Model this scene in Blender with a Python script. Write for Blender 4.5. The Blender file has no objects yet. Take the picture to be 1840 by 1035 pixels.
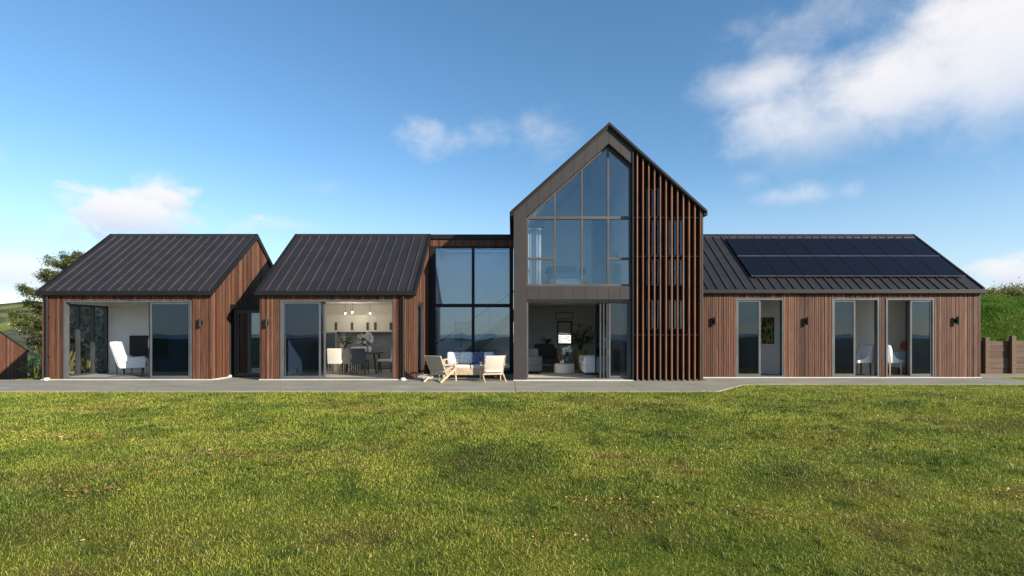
import bpy, math, random
import numpy as np
from mathutils import Vector, noise as mnoise
random.seed(7)
SC = bpy.context.scene
COL = SC.collection
PI = math.pi

# ------------------------------------------------------------------ camera
EYE = 1.4
cam_d = bpy.data.cameras.new('camera')
cam = bpy.data.objects.new('camera', cam_d)
COL.objects.link(cam)
cam.location = (0, 0, EYE)
cam.rotation_euler = (PI / 2, 0, 0)
cam_d.lens = 18.39
cam_d.sensor_width = 36
cam_d.shift_y = 0.0448
cam_d.clip_start = 0.05
cam_d.clip_end = 60000
SC.camera = cam

# ------------------------------------------------------------------ sun
SUN = Vector((4.15, -3.0, 2.12)).normalized()          # towards the sun
sun_d = bpy.data.lights.new('sun', 'SUN')
sun_d.energy = 4.4
sun_d.angle = math.radians(0.53)
sun_d.color = (1.0, 0.90, 0.76)
sun = bpy.data.objects.new('sun', sun_d)
COL.objects.link(sun)
sun.location = (20, -15, 20)
sun.rotation_euler = (-SUN).to_track_quat('-Z', 'Y').to_euler()

# ------------------------------------------------------------------ exposure
SC.view_settings.view_transform = 'Standard'
SC.view_settings.look = 'None'
SC.view_settings.exposure = 0.86
SC.view_settings.gamma = 1.0
SC.view_settings.use_curve_mapping = False
SC.cycles.max_bounces = 12
SC.cycles.diffuse_bounces = 7
SC.cycles.transparent_max_bounces = 24

# ------------------------------------------------------------------ world
W = bpy.data.worlds.new('World')
SC.world = W
W.use_nodes = True


def build_world():
    nt = W.node_tree
    N, L = nt.nodes, nt.links
    N.clear()
    out = N.new('ShaderNodeOutputWorld')
    bg = N.new('ShaderNodeBackground')
    bg.inputs['Strength'].default_value = 0.106
    L.new(bg.outputs[0], out.inputs['Surface'])
    sky = N.new('ShaderNodeTexSky')
    sky.sky_type = 'NISHITA'
    sky.sun_disc = False
    sky.sun_elevation = math.asin(SUN.z)
    sky.sun_rotation = math.atan2(SUN.x, SUN.y)
    sky.air_density = 1.0
    sky.dust_density = 0.15
    sky.ozone_density = 2.6
    tc = N.new('ShaderNodeTexCoord')
    D = tc.outputs['Generated']

    def math_(op, a, b=None, clamp=False):
        n = N.new('ShaderNodeMath')
        n.operation = op
        n.use_clamp = clamp
        for i, v in enumerate((a, b)):
            if v is None:
                continue
            if isinstance(v, (int, float)):
                n.inputs[i].default_value = v
            else:
                L.new(v, n.inputs[i])
        return n.outputs[0]

    def dot(vec):
        n = N.new('ShaderNodeVectorMath')
        n.operation = 'DOT_PRODUCT'
        L.new(D, n.inputs[0])
        n.inputs[1].default_value = vec
        return n.outputs['Value']

    def smooth(v, a, b):
        n = N.new('ShaderNodeMapRange')
        n.interpolation_type = 'SMOOTHSTEP'
        n.inputs['From Min'].default_value = a
        n.inputs['From Max'].default_value = b
        L.new(v, n.inputs['Value'])
        return n.outputs[0]

    def fbm(scale, detail, rough=0.55, off=(0, 0, 0), sc=(1, 1, 1), dist=0.0):
        m = N.new('ShaderNodeMapping')
        m.inputs['Location'].default_value = off
        m.inputs['Scale'].default_value = sc
        L.new(D, m.inputs[0])
        n = N.new('ShaderNodeTexNoise')
        n.inputs['Scale'].default_value = scale
        n.inputs['Detail'].default_value = detail
        n.inputs['Roughness'].default_value = rough
        n.inputs['Distortion'].default_value = dist
        L.new(m.outputs[0], n.inputs['Vector'])
        return n.outputs['Fac']

    puff = fbm(14, 9, 0.60, (3, 1, 2), (1, 1, 1.3), 0.3)
    soft = fbm(6, 7, 0.55, (2.2, 4, 1.4), (1, 1, 1.3), 0.2)
    # clouds: direction given as (azimuth tan, elevation tan), half-widths, softness, strength
    # (u, v, half-u, half-v, noise, gain, opacity)
    clouds = [
        (0.74, 0.475, 0.40, 0.125, 'soft', 1.7, 0.98),
        (0.95, 0.55, 0.36, 0.18, 'soft', 1.7, 0.98),
        (1.25, 0.60, 0.40, 0.20, 'soft', 1.3, 0.9),
        (0.48, 0.480, 0.17, 0.050, 'soft', 1.4, 0.85),
        (0.62, 0.400, 0.22, 0.085, 'soft', 1.1, 0.75),
        (0.60, 0.58, 0.20, 0.055, 'puff', 0.7, 0.35),
        (-0.72, 0.226, 0.160, 0.046, 'puff', 2.2, 0.95),
        (-0.67, 0.250, 0.09, 0.040, 'puff', 2.0, 0.95),
        (-0.82, 0.212, 0.090, 0.028, 'puff', 1.1, 0.55),
        (-0.155, 0.370, 0.062, 0.034, 'puff', 0.9, 0.50),
        (-0.04, 0.375, 0.050, 0.036, 'puff', 0.7, 0.32),
        (0.06, 0.378, 0.062, 0.050, 'puff', 0.75, 0.36),
        (0.56, 0.262, 0.10, 0.022, 'puff', 0.8, 0.42),
        (0.455, 0.297, 0.035, 0.018, 'puff', 0.6, 0.3),
        (-0.95, 0.115, 0.13, 0.045, 'soft', 1.4, 0.8),
        (-1.02, 0.345, 0.06, 0.028, 'puff', 0.8, 0.4),
        (-0.36, 0.278, 0.05, 0.02, 'puff', 0.6, 0.25),
        (-0.42, 0.205, 0.09, 0.016, 'puff', 0.7, 0.3),
        (0.96, 0.115, 0.09, 0.035, 'puff', 1.6, 0.85),
        (0.90, 0.125, 0.05, 0.02, 'puff', 1.4, 0.7),
    ]
    dens = None
    lit = None
    for (u, v, hu, hv, kind, gain, opa) in clouds:
        c = Vector((u, 1, v)).normalized()
        r = Vector((1, -u, 0)).normalized()
        q = r.cross(c).normalized()
        cl = Vector((u, 1, v)).length
        wr = hu / cl * (Vector((1, 0, 0)).dot(r)) * 1.0
        wq = hv / cl * 1.0
        a = dot(r / max(wr, .01))
        b = dot(q / max(wq, .008))
        rr = math_('SQRT', math_('ADD', math_('MULTIPLY', a, a), math_('MULTIPLY', b, b)))
        edge = math_('SUBTRACT', 1.0, rr)
        nz = puff if kind == 'puff' else soft
        if kind == 'puff':
            val = math_('ADD', edge, math_('MULTIPLY', math_('SUBTRACT', puff, 0.5), 3.2))
            m = smooth(val, -0.3, 1.1 / gain)
        else:
            val = math_('ADD', edge, math_('ADD', math_('MULTIPLY', math_('SUBTRACT', soft, 0.5), 1.35), math_('MULTIPLY', math_('SUBTRACT', puff, 0.5), 0.75)))
            m = smooth(val, -0.2, 1.25 / gain)
        front = smooth(dot(c), 0.2, 0.4)
        m = math_('MULTIPLY', math_('MULTIPLY', m, opa), front)
        dens = m if dens is None else math_('MAXIMUM', dens, m)
        up = math_('MULTIPLY', smooth(b, -1.2, 0.7), m)
        lit = up if lit is None else math_('MAXIMUM', lit, up)
    # scattered cloud over the rest of the sky
    gen = fbm(3.1, 9, 0.58, (11, 5, 3), (1, 1, 2.6), 0.4)
    away = smooth(dot(Vector((0, 1, .25)).normalized()), 0.55, 0.30)
    g = math_('MULTIPLY', math_('MULTIPLY', smooth(gen, 0.53, 0.70), 0.85), away)
    dens = math_('MAXIMUM', dens, g)
    lit = math_('MAXIMUM', lit, math_('MULTIPLY', g, 0.75))
    hz = math_('MULTIPLY', smooth(dot(Vector((0, 0, 1))), 0.32, -0.01), 0.48)

    hsv = N.new('ShaderNodeHueSaturation')
    hsv.inputs['Saturation'].default_value = 1.14
    hsv.inputs['Hue'].default_value = 0.496
    hsv.inputs['Value'].default_value = 1.0
    L.new(sky.outputs[0], hsv.inputs['Color'])

    def mix(f, a, b):
        n = N.new('ShaderNodeMix')
        n.data_type = 'RGBA'
        L.new(f, n.inputs['Factor'])
        for s, v in ((n.inputs[6], a), (n.inputs[7], b)):
            if isinstance(v, tuple):
                s.default_value = v
            else:
                L.new(v, s)
        return n.outputs[2]
    base = mix(hz, hsv.outputs[0], (3.45, 4.05, 4.95, 1))
    shade = mix(math_('DIVIDE', lit, math_('ADD', dens, 0.001)), (3.2, 3.7, 4.6, 1), (5.15, 5.05, 5.05, 1))
    fin = mix(dens, base, shade)
    L.new(fin, bg.inputs['Color'])


build_world()

# ================================================================== helpers


def tag(o, label=None, cat=None, group=None, kind=None):
    if label: o['label'] = label
    if cat: o['category'] = cat
    if group: o['group'] = group
    if kind: o['kind'] = kind
    return o


def thing(name, loc, label, cat, rz=0.0, group=None):
    o = bpy.data.objects.new(name, None)
    o.empty_display_size = 0.2
    COL.objects.link(o)
    o.location = loc
    o.rotation_euler = (0, 0, rz)
    return tag(o, label, cat, group)


def wpos(o):
    p = Vector((0, 0, 0))
    while o is not None:
        p += o.location
        o = o.parent
    return p


class MB:
    """collects shapes; build() links them as one mesh object"""

    def __init__(s):
        s.v, s.f = [], []

    def add(s, vs, fs):
        n = len(s.v)
        s.v += [tuple(v) for v in vs]
        s.f += [tuple(i + n for i in f) for f in fs]
        return s

    def box(s, x0, x1, y0, y1, z0, z1):
        vs = [(x0, y0, z0), (x1, y0, z0), (x1, y1, z0), (x0, y1, z0), (x0, y0, z1), (x1, y0, z1), (x1, y1, z1), (x0, y1, z1)]
        return s.add(vs, [(3, 2, 1, 0), (4, 5, 6, 7), (0, 1, 5, 4), (1, 2, 6, 5), (2, 3, 7, 6), (3, 0, 4, 7)])

    def rbox(s, x0, x1, y0, y1, z0, z1, r=0.03, puff=0.0):
        """soft-edged box (cushions, upholstery)"""
        n = 8
        cx, cy, cz = (x0 + x1) / 2, (y0 + y1) / 2, (z0 + z1) / 2
        hx, hy, hz = (x1 - x0) / 2, (y1 - y0) / 2, (z1 - z0) / 2
        r = min(r, hx * .95, hy * .95, hz * .95)
        rows = []
        lat = [-90, -60, -30, 0, 0.01, 30, 60, 90]
        lon = []
        for q in range(4):
            for a in (0, 30, 60, 90):
                lon.append((q, q * 90 + a))
        vs = []
        for i, la in enumerate(lat):
            sz = -1 if i < 4 else 1
            cl, sl = math.cos(math.radians(la)), math.sin(math.radians(la))
            for q, lo in lon:
                sx = 1 if q in (0, 3) else -1
                sy = 1 if q in (0, 1) else -1
                px = sx * (hx - r) + r * cl * math.cos(math.radians(lo))
                py = sy * (hy - r) + r * cl * math.sin(math.radians(lo))
                pz = sz * (hz - r) + r * sl
                if puff:
                    pz *= 1
                vs.append((cx + px, cy + py, cz + pz))
        m = len(lon)
        fs = []
        for i in range(len(lat) - 1):
            for j in range(m):
                k = (j + 1) % m
                fs.append((i * m + j, i * m + k, (i + 1) * m + k, (i + 1) * m + j))
        fs.append(tuple(reversed(range(m))))
        fs.append(tuple(range((len(lat) - 1) * m, len(lat) * m)))
        return s.add(vs, fs)

    def tube(s, pts, rad, n=8):
        pts = [Vector(p) for p in pts]
        if not isinstance(rad, (list, tuple)):
            rad = [rad] * len(pts)
        vs, fs = [], []
        for i, p in enumerate(pts):
            t = (pts[min(i + 1, len(pts) - 1)] - pts[max(i - 1, 0)]).normalized()
            ref = Vector((0, 0, 1)) if abs(t.z) < .9 else Vector((1, 0, 0))
            a = t.cross(ref).normalized()
            b = t.cross(a).normalized()
            for k in range(n):
                an = 2 * PI * k / n
                vs.append(p + (a * math.cos(an) + b * math.sin(an)) * rad[i])
        for i in range(len(pts) - 1):
            for k in range(n):
                fs.append((i * n + k, i * n + (k + 1) % n, (i + 1) * n + (k + 1) % n, (i + 1) * n + k))
        fs.append(tuple(reversed(range(n))))
        fs.append(tuple(range((len(pts) - 1) * n, len(pts) * n)))
        return s.add(vs, fs)

    def bar(s, p0, p1, w, h, up=(0, 0, 1)):
        """rectangular bar from p0 to p1"""
        p0, p1 = Vector(p0), Vector(p1)
        t = (p1 - p0).normalized()
        up = Vector(up)
        if abs(t.dot(up)) > .98:
            up = Vector((0, 1, 0))
        a = t.cross(up).normalized() * w / 2
        b = a.cross(t).normalized() * h / 2
        vs = [p0 - a - b, p0 + a - b, p0 + a + b, p0 - a + b, p1 - a - b, p1 + a - b, p1 + a + b, p1 - a + b]
        return s.add(vs, [(3, 2, 1, 0), (4, 5, 6, 7), (0, 1, 5, 4), (1, 2, 6, 5), (2, 3, 7, 6), (3, 0, 4, 7)])

    def ext(s, poly, axis, a, b):
        """extrude polygon along an axis. poly: list of 2D; axis 'y': (x,z); 'x': (y,z); 'z': (x,y)"""
        def P(p, d):
            return {'y': (p[0], d, p[1]), 'x': (d, p[0], p[1]), 'z': (p[0], p[1], d)}[axis]
        n = len(poly)
        vs = [P(p, a) for p in poly] + [P(p, b) for p in poly]
        fs = [tuple(range(n)), tuple(reversed(range(n, 2 * n)))]
        for i in range(n):
            j = (i + 1) % n
            fs.append((i, i + n, j + n, j))
        return s.add(vs, fs)

    def lathe(s, prof, c=(0, 0, 0), n=20, sx=1, sy=1):
        vs, fs = [], []
        for r, z in prof:
            for k in range(n):
                a = 2 * PI * k / n
                vs.append((c[0] + r * sx * math.cos(a), c[1] + r * sy * math.sin(a), c[2] + z))
        for i in range(len(prof) - 1):
            for k in range(n):
                fs.append((i * n + k, i * n + (k + 1) % n, (i + 1) * n + (k + 1) % n, (i + 1) * n + k))
        fs.append(tuple(reversed(range(n))))
        fs.append(tuple(range((len(prof) - 1) * n, len(prof) * n)))
        return s.add(vs, fs)

    def rot(s, ang, axis='x', c=(0, 0, 0), start=0):
        ca, sa = math.cos(ang), math.sin(ang)
        for i in range(start, len(s.v)):
            x, y, z = (s.v[i][k] - c[k] for k in range(3))
            if axis == 'x': y, z = y * ca - z * sa, y * sa + z * ca
            elif axis == 'y': x, z = x * ca + z * sa, -x * sa + z * ca
            else: x, y = x * ca - y * sa, x * sa + y * ca
            s.v[i] = (x + c[0], y + c[1], z + c[2])
        return s

    def build(s, name, mat, parent=None, world=True, smooth=False, bevel=0.0):
        """world=True: shape given in world coordinates (parents unrotated)"""
        arr = np.array(s.v, dtype=float)
        c = (arr.min(0) + arr.max(0)) / 2
        if parent is None: c[2] = arr[:, 2].min()
        me = bpy.data.meshes.new(name)
        me.from_pydata([tuple(p) for p in (arr - c)], [], s.f)
        import bmesh
        bm = bmesh.new(); bm.from_mesh(me)
        bmesh.ops.recalc_face_normals(bm, faces=bm.faces)
        if bevel:
            bmesh.ops.bevel(bm, geom=list(bm.edges), offset=bevel, segments=2, affect='EDGES', profile=.6)
        bm.to_mesh(me); bm.free()
        me.materials.append(M[mat])
        if smooth:
            for p in me.polygons: p.use_smooth = True
            me.set_sharp_from_angle(angle=math.radians(40))
        o = bpy.data.objects.new(name, me)
        COL.objects.link(o)
        c = Vector(c)
        if parent is not None:
            o.parent = parent
            o.location = c - (wpos(parent) if world else local_off(parent))
        else:
            o.location = c
        return o


def local_off(parent):
    """position of a part inside its thing's own frame (root Empty = origin)"""
    p = Vector((0, 0, 0))
    while parent is not None and parent.parent is not None:
        p += parent.location
        parent = parent.parent
    return p


UNIT = None


def unit_box(name, mat, parent, x0, x1, y0, y1, z0, z1):
    """alike box pieces share one mesh per material"""
    key = '_box_' + mat
    me = bpy.data.meshes.get(key)
    if me is None:
        me = bpy.data.meshes.new(key)
        h = .5
        vs = [(-h, -h, -h), (h, -h, -h), (h, h, -h), (-h, h, -h), (-h, -h, h), (h, -h, h), (h, h, h), (-h, h, h)]
        me.from_pydata(vs, [], [(3, 2, 1, 0), (4, 5, 6, 7), (0, 1, 5, 4), (1, 2, 6, 5), (2, 3, 7, 6), (3, 0, 4, 7)])
        me.materials.append(M[mat])
    o = bpy.data.objects.new(name, me)
    COL.objects.link(o)
    o.parent = parent
    o.location = Vector(((x0 + x1) / 2, (y0 + y1) / 2, (z0 + z1) / 2)) - wpos(parent)
    o.scale = (x1 - x0, y1 - y0, z1 - z0)
    return o


def copy_tree(o, parent=None):
    c = o.copy()
    COL.objects.link(c)
    c.parent = parent
    for ch in list(o.children):
        copy_tree(ch, c)
    return c


# ------------------------------------------------------------------ materials
M = {}


def new_mat(name):
    m = bpy.data.materials.new(name)
    m.use_nodes = True
    M[name] = m
    nt = m.node_tree
    b = nt.nodes['Principled BSDF']
    return m, nt, nt.nodes, nt.links, b


def nz(nt, scale, detail=4, sc=(1, 1, 1), obj=False, rough=.55):
    tc = nt.nodes.new('ShaderNodeTexCoord') if obj else nt.nodes.new('ShaderNodeNewGeometry')
    mp = nt.nodes.new('ShaderNodeMapping')
    mp.inputs['Scale'].default_value = sc
    nt.links.new(tc.outputs['Object' if obj else 'Position'], mp.inputs[0])
    n = nt.nodes.new('ShaderNodeTexNoise')
    n.inputs['Scale'].default_value = scale
    n.inputs['Detail'].default_value = detail
    n.inputs['Roughness'].default_value = rough
    nt.links.new(mp.outputs[0], n.inputs['Vector'])
    return n.outputs['Fac']


def ramp(nt, fac, stops):
    r = nt.nodes.new('ShaderNodeValToRGB')
    e = r.color_ramp.elements
    while len(e) < len(stops): e.new(0.5)
    for i, (p, c) in enumerate(stops):
        e[i].position = p
        e[i].color = (*c, 1)
    nt.links.new(fac, r.inputs[0])
    return r.outputs[0]


def mixc(nt, f, a, b, mode='MIX'):
    n = nt.nodes.new('ShaderNodeMix')
    n.data_type = 'RGBA'
    n.blend_type = mode
    for s, v in ((n.inputs['Factor'], f), (n.inputs[6], a), (n.inputs[7], b)):
        if isinstance(v, (int, float)): s.default_value = v
        elif isinstance(v, tuple): s.default_value = (*v[:3], 1)
        else: nt.links.new(v, s)
    return n.outputs[2]


def bump(nt, b, fac, strength=.3, dist=.01):
    n = nt.nodes.new('ShaderNodeBump')
    n.inputs['Strength'].default_value = strength
    n.inputs['Distance'].default_value = dist
    nt.links.new(fac, n.inputs['Height'])
    nt.links.new(n.outputs[0], b.inputs['Normal'])


def plain(name, col, rough=.6, var=.12, scale=6, metal=0.0, bmp=0.0, bscale=60, spec=.5, emit=0):
    m, nt, N, L, b = new_mat(name)
    f = nz(nt, scale, 5)
    lo = tuple(c * (1 - var) for c in col)
    hi = tuple(min(1, c * (1 + var)) for c in col)
    L.new(ramp(nt, f, [(.3, lo), (.7, hi)]), b.inputs['Base Color'])
    b.inputs['Roughness'].default_value = rough
    b.inputs['Metallic'].default_value = metal
    b.inputs['Specular IOR Level'].default_value = spec
    if bmp: bump(nt, b, nz(nt, bscale, 3), bmp, .005)
    if emit:
        b.inputs['Emission Color'].default_value = (*col, 1)
        b.inputs['Emission Strength'].default_value = emit
    return m


def wood_mat(name, a, b_, c, rough=.65, gs=(22, 22, 1.1)):
    m, nt, N, L, b = new_mat(name)
    oi = N.new('ShaderNodeObjectInfo')
    tone = ramp(nt, oi.outputs['Random'], [(0, a), (.35, b_), (.7, b_), (1, c)])
    g = nz(nt, 1.6, 6, gs, rough=.65)
    col = mixc(nt, 1.0, tone, ramp(nt, g, [(.28, (.42, .40, .38)), (.5, (.98, .98, .98)), (.75, (1.5, 1.42, 1.35))]), 'MULTIPLY')
    st = nz(nt, .9, 5, (2.2, 2.2, .8))
    col = mixc(nt, ramp(nt, st, [(.54, (0, 0, 0)), (.78, (.4, .4, .4))]), col, (.13, .085, .062))
    L.new(col, b.inputs['Base Color'])
    b.inputs['Roughness'].default_value = rough
    b.inputs['Specular IOR Level'].default_value = .3
    bump(nt, b, g, .35, .004)


wood_mat('cedar', (.050, .022, .014), (.112, .049, .028), (.185, .088, .052))
wood_mat('slat_wood', (.15, .068, .036), (.20, .092, .049), (.25, .12, .066), gs=(18, 18, 1))
wood_mat('retain_wood', (.085, .052, .032), (.115, .070, .043), (.15, .094, .06), gs=(1.2, 10, 16))
wood_mat('teak', (.52, .38, .25), (.56, .42, .28), (.62, .46, .32), gs=(10, 10, 10))
plain('wall_backing', (.025, .02, .018), .9)


def metal_mat(name, col, rough, spec=.5, var=.18):
    m, nt, N, L, b = new_mat(name)
    f = nz(nt, 2.0, 6, (1, 1, 1))
    fine = nz(nt, 35, 3, (1, 1, .25))
    c = ramp(nt, f, [(.3, tuple(x * (1 - var) for x in col)), (.7, tuple(x * (1 + var) for x in col))])
    L.new(c, b.inputs['Base Color'])
    r = N.new('ShaderNodeMapRange')
    r.inputs['To Min'].default_value = rough - .08
    r.inputs['To Max'].default_value = rough + .1
    L.new(f, r.inputs['Value'])
    L.new(r.outputs[0], b.inputs['Roughness'])
    b.inputs['Specular IOR Level'].default_value = spec
    bump(nt, b, fine, .06, .004)


metal_mat('roof_metal', (.019, .017, .018), .52, .45, .15)
metal_mat('trim_black', (.010, .0095, .010), .55, .3)
metal_mat('seam_glint_metal', (.046, .040, .037), .36, .6)  # roof metal made lighter for the seams, glint put into the colour
metal_mat('cladding', (.036, .031, .031), .62, .4, .12)
metal_mat('alu_grey', (.085, .088, .092), .42)
metal_mat('alu_dark', (.045, .045, .047), .42)
metal_mat('alu_bronze', (.080, .070, .066), .42)
plain('plaster', (.78, .78, .76), .85, .03, 2)
plain('plaster_warm', (.78, .75, .66), .85, .03, 2)
plain('plaster_grey', (.62, .63, .62), .85, .04, 2)
plain('ceiling_white', (.72, .71, .68), .9, .03, 2)
plain('floor_tile', (.45, .43, .39), .35, .12, 3)
plain('floor_carpet', (.42, .39, .35), .95, .15, 20)
plain('concrete_light', (.55, .52, .45), .85, .10, 5, bmp=.2)
plain('cabinet_white', (.74, .73, .70), .45, .03, 2)
plain('splashback', (.22, .25, .29), .2, .08, 3)
plain('steel', (.4, .42, .45), .3, .05, 4, metal=.7)
plain('appliance', (.06, .09, .14), .2, .1, 4)
plain('fabric_white', (.75, .74, .72), .95, .06, 18, bmp=.3, bscale=220)
plain('fabric_cream', (.62, .57, .49), .95, .08, 18, bmp=.3, bscale=220)
plain('fabric_taupe', (.36, .31, .26), .95, .08, 18, bmp=.3, bscale=220)
plain('fabric_grey', (.24, .235, .24), .95, .08, 18, bmp=.3, bscale=220)
plain('fabric_dark', (.03, .032, .036), .9, .15, 12, bmp=.3, bscale=220)
plain('fabric_charcoal', (.09, .09, .095), .9, .1, 12)
plain('fabric_teal', (.14, .27, .30), .9, .1, 12)
plain('fabric_red', (.42, .04, .045), .9, .12, 12)
plain('fabric_blue', (.03, .055, .17), .9, .12, 12)
plain('cloth_pale_blue', (.42, .53, .56), .9, .06, 10)
plain('black_satin', (.012, .012, .013), .35, .1, 5)
plain('wall_matt_black', (.008, .008, .009), .9, .2, 6, spec=.15)
plain('screen', (.008, .009, .012), .45, .1, 3)
plain('dark_wood', (.055, .032, .022), .5, .2, 9)
plain('mid_wood', (.28, .155, .09), .55, .15, 9)
plain('honey_wood', (.62, .36, .17), .5, .12, 9)
plain('gold_pot', (.33, .25, .06), .5, .12, 9)
plain('ceramic_white', (.8, .8, .78), .3, .03, 5)
plain('petal', (.82, .82, .72), .7, .08, 12)
plain('glass_teal', (.03, .20, .22), .15, .1, 5)
plain('blind_cream', (.62, .60, .42), .9, .05, 8)
plain('frosted_white', (.85, .86, .9), .6, .03, 6)
plain('bulb', (1.0, .86, .62), .5, .01, 5, emit=2.2)
plain('pipe_white', (.7, .69, .66), .6, .08, 7)
plain('bark', (.07, .058, .048), .95, .3, 5, bmp=.8, bscale=12)


def pattern_cushion(name, base, ink, scale):
    m, nt, N, L, b = new_mat(name)
    tc = N.new('ShaderNodeTexCoord')
    v = N.new('ShaderNodeTexVoronoi')
    v.feature = 'DISTANCE_TO_EDGE'
    v.inputs['Scale'].default_value = scale
    L.new(tc.outputs['Object'], v.inputs['Vector'])
    f = ramp(nt, v.outputs['Distance'], [(.02, ink), (.05, base)])
    L.new(f, b.inputs['Base Color'])
    b.inputs['Roughness'].default_value = .95


pattern_cushion('cushion_pattern', (.74, .75, .77), (.45, .48, .58), 7)
pattern_cushion('cushion_navy', (.03, .05, .17), (.45, .48, .6), 13)


def stripe_cushion():
    m, nt, N, L, b = new_mat('cushion_stripe')
    tc = N.new('ShaderNodeTexCoord')
    w = N.new('ShaderNodeTexWave')
    w.bands_direction = 'Z'
    w.inputs['Scale'].default_value = 3.2
    w.inputs['Distortion'].default_value = .2
    L.new(tc.outputs['Object'], w.inputs['Vector'])
    L.new(ramp(nt, w.outputs['Fac'], [(.14, (.36, .41, .55)), (.24, (.74, .75, .77))]), b.inputs['Base Color'])
    b.inputs['Roughness'].default_value = .95


stripe_cushion()


def painting_mat():
    m, nt, N, L, b = new_mat('painting_canvas')
    f = nz(nt, 4.5, 3, (1, 1, .8))
    g = nz(nt, 3.0, 2, (1.3, 1, .6))
    a = ramp(nt, f, [(.36, (.012, .03, .012)), (.46, (.03, .11, .03)), (.53, (.30, .33, .14)), (.60, (.02, .02, .015))])
    L.new(mixc(nt, ramp(nt, g, [(.56, (0, 0, 0)), (.60, (1, 1, 1))]), a, (.33, .02, .03)), b.inputs['Base Color'])
    b.inputs['Roughness'].default_value = .6


painting_mat()


def solar_mat():
    m, nt, N, L, b = new_mat('solar_glass')
    geo = N.new('ShaderNodeTexCoord')
    sp = N.new('ShaderNodeSeparateXYZ')
    L.new(geo.outputs['Object'], sp.inputs[0])

    def grid(sock, per):
        a = N.new('ShaderNodeMath'); a.operation = 'PINGPONG'
        a.inputs[1].default_value = per / 2
        L.new(sock, a.inputs[0])
        c = N.new('ShaderNodeMath'); c.operation = 'LESS_THAN'
        c.inputs[1].default_value = per * .03
        L.new(a.outputs[0], c.inputs[0])
        return c.outputs[0]
    mx = N.new('ShaderNodeMath'); mx.operation = 'MAXIMUM'
    L.new(grid(sp.outputs[0], .145), mx.inputs[0])
    L.new(grid(sp.outputs[1], .11), mx.inputs[1])
    L.new(mixc(nt, mx.outputs[0], (.0055, .0065, .013), (.012, .013, .02)), b.inputs['Base Color'])
    b.inputs['Roughness'].default_value = .35
    b.inputs['Specular IOR Level'].default_value = .10


solar_mat()


def glass_mat(name, tint, refl, rough=0.0):
    """thin pane: tinted see-through with a fresnel mirror on top"""
    m = bpy.data.materials.new(name)
    m.use_nodes = True
    M[name] = m
    nt = m.node_tree
    N, L = nt.nodes, nt.links
    N.clear()
    out = N.new('ShaderNodeOutputMaterial')
    tr = N.new('ShaderNodeBsdfTransparent')
    tr.inputs[0].default_value = (*[math.sqrt(t) for t in tint], 1)
    gl = N.new('ShaderNodeBsdfGlossy')
    gl.inputs['Roughness'].default_value = rough
    gl.inputs[0].default_value = (.66, .84, 1, 1)
    lw = N.new('ShaderNodeLayerWeight')
    lw.inputs[0].default_value = .35
    mr = N.new('ShaderNodeMapRange')
    mr.inputs['To Min'].default_value = refl
    mr.inputs['To Max'].default_value = refl + (.55 if refl > 0 else .12)
    L.new(lw.outputs['Fresnel'], mr.inputs['Value'])
    # slight roller waviness of the float glass
    b = N.new('ShaderNodeBump')
    b.inputs['Strength'].default_value = .03
    b.inputs['Distance'].default_value = .05
    g = N.new('ShaderNodeNewGeometry')
    n = N.new('ShaderNodeTexNoise')
    n.inputs['Scale'].default_value = 1.3
    n.inputs['Detail'].default_value = 1
    L.new(g.outputs['Position'], n.inputs['Vector'])
    L.new(n.outputs['Fac'], b.inputs['Height'])
    L.new(b.outputs[0], gl.inputs['Normal'])
    mx = N.new('ShaderNodeMixShader')
    L.new(mr.outputs[0], mx.inputs[0])
    L.new(tr.outputs[0], mx.inputs[1])
    L.new(gl.outputs[0], mx.inputs[2])
    L.new(mx.outputs[0], out.inputs['Surface'])


glass_mat('glass_door', (.15, .19, .27), .036)
glass_mat('glass_hall', (.86, .91, .95), .10)
glass_mat('glass_upper', (.80, .89, .95), .05)
glass_mat('glass_clear', (.94, .95, .95), .0)


# ------------------------------------------------------------------ ground materials
def lawn_colour(nt, dark=1.0):
    p1 = nz(nt, .5, 8, (1, 1.5, 1), rough=.66)
    p2 = nz(nt, 1.7, 4, (1, 1, 1))
    p3 = nz(nt, .33, 6, (1, 1.5, 1), rough=.62)
    d = dark
    base = ramp(nt, p1, [(.26, (.085 * d, .150 * d, .022 * d)), (.40, (.22 * d, .285 * d, .038 * d)),
                         (.56, (.37 * d, .40 * d, .06 * d)), (.70, (.34 * d, .27 * d, .075 * d))])
    base = mixc(nt, ramp(nt, p2, [(.54, (0, 0, 0)), (.70, (.7, .7, .7))]), base, (.080 * d, .155 * d, .022 * d))
    base = mixc(nt, ramp(nt, p3, [(.50, (0, 0, 0)), (.70, (.6, .6, .6))]), base, (.25 * d, .175 * d, .065 * d))
    return base


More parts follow.
